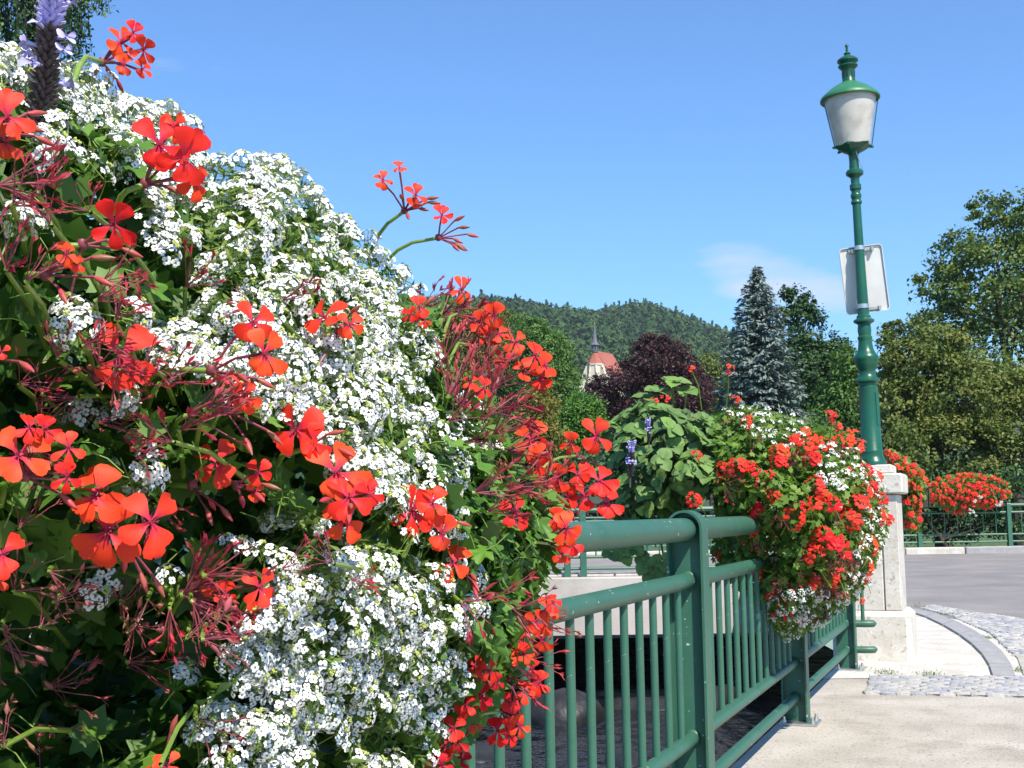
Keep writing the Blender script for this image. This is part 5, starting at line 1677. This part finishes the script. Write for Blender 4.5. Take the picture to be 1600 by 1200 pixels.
# ================================================================== SECOND PLANTER
N2 = Mass([(938, 720), (950, 670), (985, 632), (1015, 606), (1050, 592), (1085, 612), (1120, 640), (1160, 632), (1215, 640), (1262, 656), (1320, 672), (1360, 715), (1384, 770),
           (1388, 830), (1372, 890), (1345, 930), (1310, 960), (1262, 990), (1225, 1000), (1190, 975), (1160, 930), (1120, 890), (1060, 870), (1000, 850), (950, 800)],
          lambda x, y: 6.35 + 0.0 * x, lambda x, y: .85 + 0 * x, 170.0,
          lambda x, y: gauss(x, y, 1090, 830, 60, 50, .45) + gauss(x, y, 1210, 850, 40, 30, .18) + .06 * np.sin(x * .07 + 1.2 * np.sin(y * .04)) * np.sin(y * .075 + x * .02))
BROAD = tag(empty('spurflower', rail(5.6, -.25, .86)), 'broad-leaved pale green plant with one violet flower spike, left of the second geranium', 'foliage plant')
GER2 = tag(empty('ivy_geranium', rail(6.3, .2, .86)), 'bushy scarlet geranium overhanging the railing in the middle of the second planter', 'geranium', 'geraniums in the second planter')
GER2B = tag(empty('ivy_geranium', rail(7.0, .25, .86)), 'dense scarlet geranium beside the pillar at the far end of the second planter', 'geranium', 'geraniums in the second planter')
ALY2 = tag(empty('sweet_alyssum', rail(6.8, .2, .9)), 'small white alyssum cresting and trailing from the second planter beside the pillar', 'alyssum')

# broad leaves in rosettes
def broad_leaf(seed):
    rg = random.Random(seed)
    mb = MB()
    ts = [0, .12, .3, .5, .7, .87, 1.0]
    ws = [.05, .34, .48, .50, .41, .25, .04]
    vs, uv = [], []
    for i, (t, w) in enumerate(zip(ts, ws)):
        for c in (-1, -.5, 0, .5, 1):
            ww = w * (1 + (.07 if i % 2 else -.05) * abs(c))
            vs.append((c * ww, t, .10 * abs(c) + .10 * math.sin(t * 2.6) - .22 * t * t + rg.uniform(-.01, .01))); uv.append((t, c * .5 + .5))
    fs = [(i * 5 + k, i * 5 + k + 1, i * 5 + 6 + k, i * 5 + 5 + k) for i in range(6) for k in range(4)]
    mb.add(vs, fs, 0, uv)
    mb.tube([(0, 0, 0), (0, -.12, -.03)], [.03, .03], 4, 1, caps=False)
    return mb.mesh('leaf', [LEAF_P, MT['stem']], True, 70)
BROADS = [broad_leaf(500 + i) for i in range(5)]
def rosette(plant, px, py, size, dD=0.0, mass=N2, D=None, n=6, nrm=None):
    D_ = (float(mass.D(px, py)[0]) if D is None else D) + dD
    c = P(px, py, D_)
    ax = nrm if nrm is not None else (Vector(mass.normal(px, py)[0]) * .75 + Vector((rf.uniform(-.6, .6), rf.uniform(-.3, .1), rf.uniform(.1, 1.1))))
    B = basis(ax, Vector((rf.uniform(-1, 1), rf.uniform(-1, 1), .3)))
    L = size * D_ / FPX
    for k in range(n):
        a = 2 * math.pi * k / n * 1.0 + (0.5 if k % 2 else 0) + rf.uniform(-.2, .2)
        inner = k >= 4
        y_ = B @ Vector((math.cos(a), math.sin(a), .65 if inner else .12))
        z_ = (B @ Vector((-math.cos(a) * .6, -math.sin(a) * .6, 1.0))).normalized()
        x_ = y_.normalized().cross(z_).normalized(); z_ = x_.cross(y_.normalized())
        M = Matrix.Translation(c + y_ * L * .06) @ Matrix((x_, y_.normalized(), z_)).transposed().to_4x4() @ Matrix.Scale(L * (.6 if inner else 1.0) * rf.uniform(.8, 1.1), 4)
        link('leaf', rf.choice(BROADS), plant, mw=M)
rg = np.random.default_rng(88)
bp_ = [(936, 720), (950, 665), (1000, 625), (1060, 640), (1110, 650), (1122, 700), (1118, 770), (1080, 790), (1060, 830), (1000, 845), (945, 800)]
q = poisson(rg, N2.sample(rg, 900, bp_), 19)[:47]
for x, y in q: rosette(BROAD, x, y, rf.uniform(16, 24), n=5)
for x, y, sz_ in [(1052, 598, 26), (1030, 612, 24), (1072, 612, 22), (1010, 622, 22), (1000, 640, 22), (966, 665, 22)]:
    rosette(BROAD, x, y, sz_, D=6.2, n=5, nrm=Vector((rf.uniform(-.3, .3), -.5, 1)))
for x, y in [(955, 862), (975, 868), (1008, 880), (1035, 878), (1020, 896), (1042, 895), (990, 858)]:
    rosette(BROAD, x, y, 19, D=6.05, n=5, nrm=Vector((rf.uniform(-.4, .2), -1, .3)))
mb = MB()
for x0, y0, x1, y1_ in [(1050, 690, 1052, 600), (1020, 720, 1008, 625), (1000, 760, 966, 668), (1060, 760, 1072, 615), (1030, 830, 1040, 890), (1000, 830, 1008, 878), (975, 820, 960, 865)]:
    mb.tube([P(x0, y0, 6.4), P((x0 + x1) / 2, (y0 + y1_) / 2, 6.3), P(x1, y1_, 6.18)], [.007, .006, .004], 6, 0)
mb.build('stems', MT['stem'], BROAD)['kind'] = 'stuff'
def fill2(plant, name, poly, n, d0, d1, size, mat, seed, **k): return fill(plant, name, N2, poly, n, d0, d1, size, mat, seed, **k)
OV_V = [(0, -.5, 0), (-.36, -.2, .08), (-.34, .2, .08), (0, .55, -.05), (.34, .2, .08), (.36, -.2, .08)]
OV_F = [(0, 5, 4, 3), (0, 3, 2, 1)]
LEAF_PS = leaf_mat('plectranthus_foliage', [(0.07, 0.125, 0.04), (0.10, 0.17, 0.055), (0.14, 0.22, 0.075)], 0.25, 0.6)
fill2(BROAD, 'foliage', bp_, 1500, .09, .5, (.04, .07), LEAF_PS, 90, V=OV_V, Fc=OV_F)
G2 = [(1110, 650), (1160, 640), (1330, 690), (1380, 790), (1385, 840), (1340, 930), (1230, 990), (1165, 930), (1115, 880), (1120, 760)]
G2A = [(1110, 650), (1160, 640), (1262, 665), (1262, 985), (1225, 998), (1165, 930), (1115, 880), (1120, 760)]
G2B_ = [(1262, 660), (1330, 680), (1380, 790), (1385, 840), (1340, 930), (1262, 985)]
LEAF_G2 = leaf_mat('geranium_foliage_sunlit', [(0.06, 0.14, 0.018), (0.10, 0.20, 0.026), (0.15, 0.26, 0.035), (0.21, 0.32, 0.055)], 0.35, 0.45)  # lighter copy for the outer leaves, sunlight put into the colour
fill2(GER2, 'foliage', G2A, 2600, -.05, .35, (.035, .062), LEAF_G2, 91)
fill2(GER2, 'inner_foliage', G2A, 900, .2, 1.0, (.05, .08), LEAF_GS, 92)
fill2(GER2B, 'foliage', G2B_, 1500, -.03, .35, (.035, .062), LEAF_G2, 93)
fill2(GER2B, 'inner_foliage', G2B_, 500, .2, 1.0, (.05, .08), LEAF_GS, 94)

def umbel_mesh(seed, n=8, meshes=FLOWERS):
    """round head of open flowers, about 1 across, facing +z"""
    rg = random.Random(seed)
    mb = MB()
    for k in range(n):
        th = math.acos(1 - rg.random() * .85); a = k * 2.4 + rg.uniform(-.4, .4)
        d = Vector((math.sin(th) * math.cos(a), math.sin(th) * math.sin(a), math.cos(th)))
        p = Vector((d.x * .38, d.y * .38, d.z * .25)) * rg.uniform(.8, 1.1)
        B = basis(d + Vector((0, 0, .4)), Vector((rg.uniform(-1, 1), 1, 0)))
        sc_ = rg.uniform(.36, .46)
        for j in range(5):
            ang = R((120, 60, 270, 325, 215)[j] + rg.uniform(-8, 8))
            L, W = .53, (.44 if j < 2 else .34)
            ca, sa = math.cos(ang), math.sin(ang)
            pts = [(.05, 0, 0), (.4, -W * .35, .08), (.8, -W * .5, .06), (1, -W * .2, -.02), (1, W * .2, -.02), (.8, W * .5, .06), (.4, W * .35, .08)]
            vs = [p + B @ (Vector((x * L * ca - y * sa, x * L * sa + y * ca, z + .1 * x)) * sc_) for x, y, z in pts]
            mb.add(vs, [(0, 1, 6), (1, 2, 5, 6), (2, 3, 4, 5)], 0, [(y / W + .5, max(x, .35)) for x, y, z in pts])
        mb.tube([Vector((0, 0, -.22)), p - B @ Vector((0, 0, .04))], .012, 4, 1, caps=False)
    for k in range(3):
        a = rg.uniform(0, 6.28)
        e = Vector((.34 * math.cos(a), .34 * math.sin(a), rg.uniform(-.12, .05)))
        mb.tube([Vector((0, 0, -.22)), e, e * 1.25 + Vector((0, 0, -.08))], [.01, .014, .028], 5, 1)
    mb.tube([Vector((0, 0, -.2)), Vector((rg.uniform(-.1, .1), rg.uniform(-.2, 0), -.8)), Vector((rg.uniform(-.2, .2), -.5, -1.5))], [.022, .026, .03], 5, 2, caps=False)
    return mb.mesh('flower_head', [PET_RED, MT['pedicel'], MT['stem']], False)
UMBELS = [umbel_mesh(600 + i, (3, 4, 6, 7, 8, 6, 7)[i]) for i in range(7)]
def umbel(plant, px, py, size, mass, dD=-.04, D=None, small=False):
    D_ = (float(mass.D(px, py)[0]) if D is None else D) + dD
    pos = P(px, py, D_)
    n_ = (CAM - pos).normalized() * .7 + Vector((rf.uniform(-.4, .4), 0, rf.uniform(.1, .6)))
    me = rf.choice(UMBELS[:2] if small else UMBELS[2:])
    return link('flower_head', me, plant, mw=frame(pos, n_, Vector((rf.uniform(-.3, .3), 0, 1)), size * .92 * D_ / FPX))
for px, py, sz_ in [(1132, 734, 36), (1155, 730, 40), (1175, 735, 36), (1186, 752, 22), (1219, 708, 40), (1218, 724, 36), (1202, 742, 22), (1212, 776, 30), (1184, 796, 34), (1165, 816, 36), (1175, 832, 26), (1243, 808, 44), (1160, 846, 24), (1177, 895, 40),
                    (1178, 884, 26), (1200, 772, 20), (1202, 928, 20), (1155, 980, 14), (1210, 960, 20), (1122, 868, 20), (1250, 790, 22), (1230, 960, 22), (1250, 970, 22), (1150, 940, 16)]:
    umbel(GER2, px, py, sz_, N2, small=sz_ < 28)
for px, py, sz_ in [(1262, 682, 36), (1262, 704, 46), (1284, 696, 40), (1270, 720, 36), (1325, 690, 46), (1340, 700, 34), (1310, 690, 26), (1298, 650, 24), (1308, 668, 24), (1275, 760, 44), (1288, 776, 34), (1270, 790, 38), (1300, 790, 40),
                    (1340, 790, 50), (1350, 770, 36), (1330, 812, 46), (1372, 806, 34), (1388, 812, 26), (1285, 836, 40), (1300, 852, 44), (1270, 864, 50), (1312, 848, 36), (1358, 852, 38), (1304, 902, 38), (1272, 912, 28), (1355, 886, 30), (1352, 905, 24),
                    (1352, 735, 30), (1368, 745, 28), (1325, 735, 24), (1345, 940, 18), (1320, 870, 30), (1240, 690, 30), (1318, 930, 22), (1376, 780, 30), (1362, 760, 26)]:
    umbel(GER2B, px, py, sz_, N2, small=sz_ < 26)
# heads that stand clear of the mound on their own stalks
for plant, px, py, sz_, rx, ry in [(GER2, 1138, 575, 24, 1132, 650), (GER2, 1022, 628, 20, 1030, 680), (GER2, 1040, 624, 20, 1046, 690), (GER2, 1084, 781, 32, 1110, 830), (GER2, 1088, 712, 24, 1100, 760), (GER2, 1080, 578, 20, 1096, 640), (GER2, 1168, 660, 26, 1172, 700), (GER2, 1150, 625, 20, 1160, 660), (GER2B, 1298, 648, 24, 1296, 690)]:
    D_ = 5.55 if py > 640 else 6.1
    umbel(plant, px, py, sz_, N2, D=D_, small=sz_ < 26)
    mb = MB(); a, bq = P(px, py, D_ + .02), P(rx, ry, D_ + .15)
    mb.tube([bq, bq.lerp(a, .5) + Vector((.01, 0, .02)), a], [.004, .0035, .003], 5)
    mb.build('stalk', MT['stem'], plant)
for i in range(44):
    px, py = (rf.uniform(1200, 1330), rf.uniform(860, 960)) if i < 26 else (rf.uniform(1120, 1370), rf.uniform(660, 900))
    if N2.sd([px], [py])[0] < 4: continue
    D_ = float(N2.D(px, py)[0]) - .02
    d = (RT * rf.uniform(-.6, .8) + UP * rf.uniform(-.8, .6) - Vector(npF) * .5)
    link('spent_head', rf.choice(SPENTS if i % 3 else SPENTS_DRY), GER2B if px > 1262 else GER2, mw=frame(P(px, py, D_), d, Vector((rf.uniform(-1, 1), 0, 1)), rf.uniform(.055, .09)))
# white alyssum in it
rg = np.random.default_rng(97)
qs = []
for poly, n in (([(1130, 640), (1160, 632), (1215, 640), (1262, 656), (1262, 690), (1225, 700), (1190, 690), (1165, 672)], 60),
                ([(1280, 690), (1340, 700), (1345, 745), (1300, 770), (1275, 740)], 26),
                ([(1345, 715), (1384, 760), (1386, 830), (1372, 890), (1340, 935), (1315, 945), (1330, 880), (1350, 810)], 55),
                ([(1200, 930), (1260, 920), (1345, 925), (1310, 960), (1262, 992), (1225, 1004), (1195, 980)], 80)):
    qs.append(poisson(rg, N2.sample(rg, n * 4, poly), 9.5)[:n])
q = np.concatenate(qs)
for (x, y), d, n_ in zip(q, N2.D(q[:, 0], q[:, 1]), N2.normal(q[:, 0], q[:, 1])):
    v = Vector(n_) * .7 + Vector((rg.normal(0, .3), rg.normal(-.1, .25), rg.normal(.6, .3)))
    link('flower_cluster', CORYMB[rg.integers(0, len(CORYMB))], ALY2, mw=frame(P(x, y, d - .05 - rg.random() * .03), v, Vector(rg.normal(0, 1, 3)), rg.uniform(.030, .052)))
for k, poly in enumerate(([(1130, 640), (1160, 632), (1262, 656), (1262, 690), (1190, 690)], [(1345, 715), (1384, 760), (1386, 830), (1340, 935), (1330, 880)], [(1200, 920), (1260, 910), (1345, 915), (1310, 960), (1225, 1004), (1195, 980)])):
    fill2(ALY2, 'foliage', poly, 900, -.05, .15, (.03, .05), LEAF_A, 98 + k, V=LN_V, Fc=L_RHOMB_F)
spike('flower_spike', 'small pale violet flower spike among the broad leaves of the second planter', 985, 745, 987, 690, 5.55, 11, 10)
spike('flower_spike', 'faded grey-violet flower spike above the broad leaves of the second planter', 1014, 690, 1013, 655, 5.6, 7, 12)

# ================================================================== PLANTERS ACROSS THE ROAD AND BEHIND THE PILLAR
def far_planter(label, poly, D, nfl, size, plabel, seed, bulge=.5, whites=()):
    rg = np.random.default_rng(seed)
    ms = Mass(poly, lambda x, y: D + 0 * x, lambda x, y: bulge + 0 * x, 40.0)
    c = ms.poly.mean(0)
    pl = tag(empty('ivy_geranium', P(c[0], c[1], D)), label, 'geranium', 'geraniums across the road')
    fill(pl, 'foliage', ms, poly, int(nfl * 22), -.05, .7, (.06, .12), LEAF_G2, seed)
    q = poisson(rg, ms.sample(rg, nfl * 5), size * .62)[:nfl]
    for x, y in q: umbel(pl, x, y, size * rf.uniform(.8, 1.15), ms, dD=-.1)
    bx = tag(empty('planter_box', P(c[0], c[1] + 22, D + .1)), plabel, 'planter', 'planter boxes')
    m = MB()
    w = (ms.poly[:, 0].max() - ms.poly[:, 0].min()) * D / FPX * .8
    cc = P(c[0], c[1] + 8, D + .1)
    for oy, sx_ in ((-.13, (w, .02, .22)), (.13, (w, .02, .22))): m.box(cc + Vector((0, oy, 0)), sx_)
    m.box(cc + Vector((0, 0, -.1)), (w - .02, .24, .02))
    for e in (-1, 1): m.box(cc + Vector((e * w / 2, 0, 0)), (.02, .28, .22))
    m.build('box', MT['trough'], bx, smooth=False)
    if whites:
        al = tag(empty('sweet_alyssum', P(whites[0][0], whites[0][1], D)), 'tuft of white alyssum under the distant red geraniums across the road', 'alyssum')
        for x, y in whites:
            for k in range(5):
                link('flower_cluster', rf.choice(CORYMB), al, mw=frame(P(x + rf.uniform(-6, 6), y + rf.uniform(-6, 6), D - bulge - .12), Vector((rf.uniform(-.4, .4), -1, .6)), Vector((1, 0, 0)), .075))
far_planter('distant scarlet geraniums spilling over the railing across the road', [(1448, 760), (1470, 745), (1510, 738), (1550, 742), (1578, 755), (1582, 775), (1560, 790), (1530, 795), (1505, 802), (1480, 800), (1455, 785)], 31.6, 95, 12.5,
            'planter box of geraniums on the railing across the road', 120, .45, [(1520, 800), (1528, 780), (1560, 790)])
far_planter('tall scarlet geraniums half hidden behind the pillar', [(1385, 700), (1410, 712), (1440, 735), (1448, 775), (1436, 800), (1440, 825), (1420, 832), (1405, 800), (1395, 750)], 14.0, 36, 17,
            'planter box half hidden behind the pillar', 121, .35)

# ================================================================== SMALL THINGS
def weed(px, py, w, h, seed, label):
    rg = np.random.default_rng(seed)
    g = ground_at(px, py)
    D_ = (g - CAM).dot(Vector(npF)); ww, hh = w * D_ / FPX, h * D_ / FPX
    n = int(40 + w * 2.2)
    pos = np.array(g) + rg.normal(0, 1, (n, 3)) * np.array([ww * .3, .05, 0]) + np.array([0, 0, 1]) * np.abs(rg.normal(0, .4, (n, 1))) * hh
    me = scatter_mesh('weed', [(-.1, 0, 0), (.1, 0, 0), (.05, .7, .05), (0, 1, .2)], [(0, 1, 2, 3)], pos, rg.normal(0, 1, (n, 3)), np.array([0, 0, 1]) + rg.normal(0, .45, (n, 3)), rg.uniform(.012, .028, n), LEAF_GS, rg)
    tag(link('weed', me), label, 'weed', 'weeds growing in the pavement joints')
weed(1385, 1054, 40, 9, 1, 'green weeds along the foot of the pillar plinth')
weed(1452, 1056, 34, 7, 2, 'green weeds at the edge of the pale pavement beside the cobbles')
weed(1434, 950, 16, 9, 3, 'small weed tuft where the kerb meets the pillar')
weed(1478, 962, 36, 5, 4, 'dry weeds in the gutter at the start of the curved kerb')
weed(1545, 998, 40, 5, 5, 'dry weeds in the gutter halfway along the curved kerb')
weed(1590, 1050, 18, 8, 6, 'dry weeds in the gutter at the end of the curved kerb')

def rock(x, y, r, seed, label):
    rg = random.Random(seed)
    import bmesh
    bm = bmesh.new(); bmesh.ops.create_icosphere(bm, subdivisions=3, radius=1)
    ph = [rg.uniform(0, 6) for _ in range(6)]
    for v in bm.verts:
        k = 1 + .16 * math.sin(v.co.x * 2.6 + ph[0]) + .14 * math.sin(v.co.y * 3.1 + ph[1]) + .12 * math.sin(v.co.z * 3.7 + ph[2]) + .05 * math.sin(v.co.x * 9 + v.co.y * 7 + ph[3])
        v.co = Vector((v.co.x * 1.25, v.co.y, v.co.z * .7)) * k * r
    me = bpy.data.meshes.new('rock'); bm.to_mesh(me); bm.free()
    me.materials.append(MT['rock'])
    me.polygons.foreach_set('use_smooth', [True] * len(me.polygons))
    o = link('rock', me, mw=Matrix.Translation((x, y, -1.86)) @ Matrix.Rotation(rg.uniform(0, 3), 4, 'Z'))
    tag(o, label, 'rock', 'rocks in the stream')
for i, (x, y, r, lb) in enumerate([(.6, 17.5, .55, 'largest dark wet rock at the foot of the bridge, seen between the balusters'),
                                   (1.9, 18.6, .42, 'dark rounded rock in the shade under the bridge, right of the largest rock'),
                                   (-.5, 15.2, .40, 'flat dark rock in open water nearer than the largest rock'),
                                   (1.3, 14.6, .28, 'small dark rock standing alone in the rippled water'),
                                   (3.0, 18.8, .48, 'dark rock under the bridge close to the round-topped railing post')]):
    rock(x, y, r, 700 + i, lb)



# ================================================================== AIR
m = MB(); m.box((0, 900, 148.5), (3600, 2100, 304))
hz = m.build('haze', new_haze(), smooth=False)
tag(hz, kind='stuff')
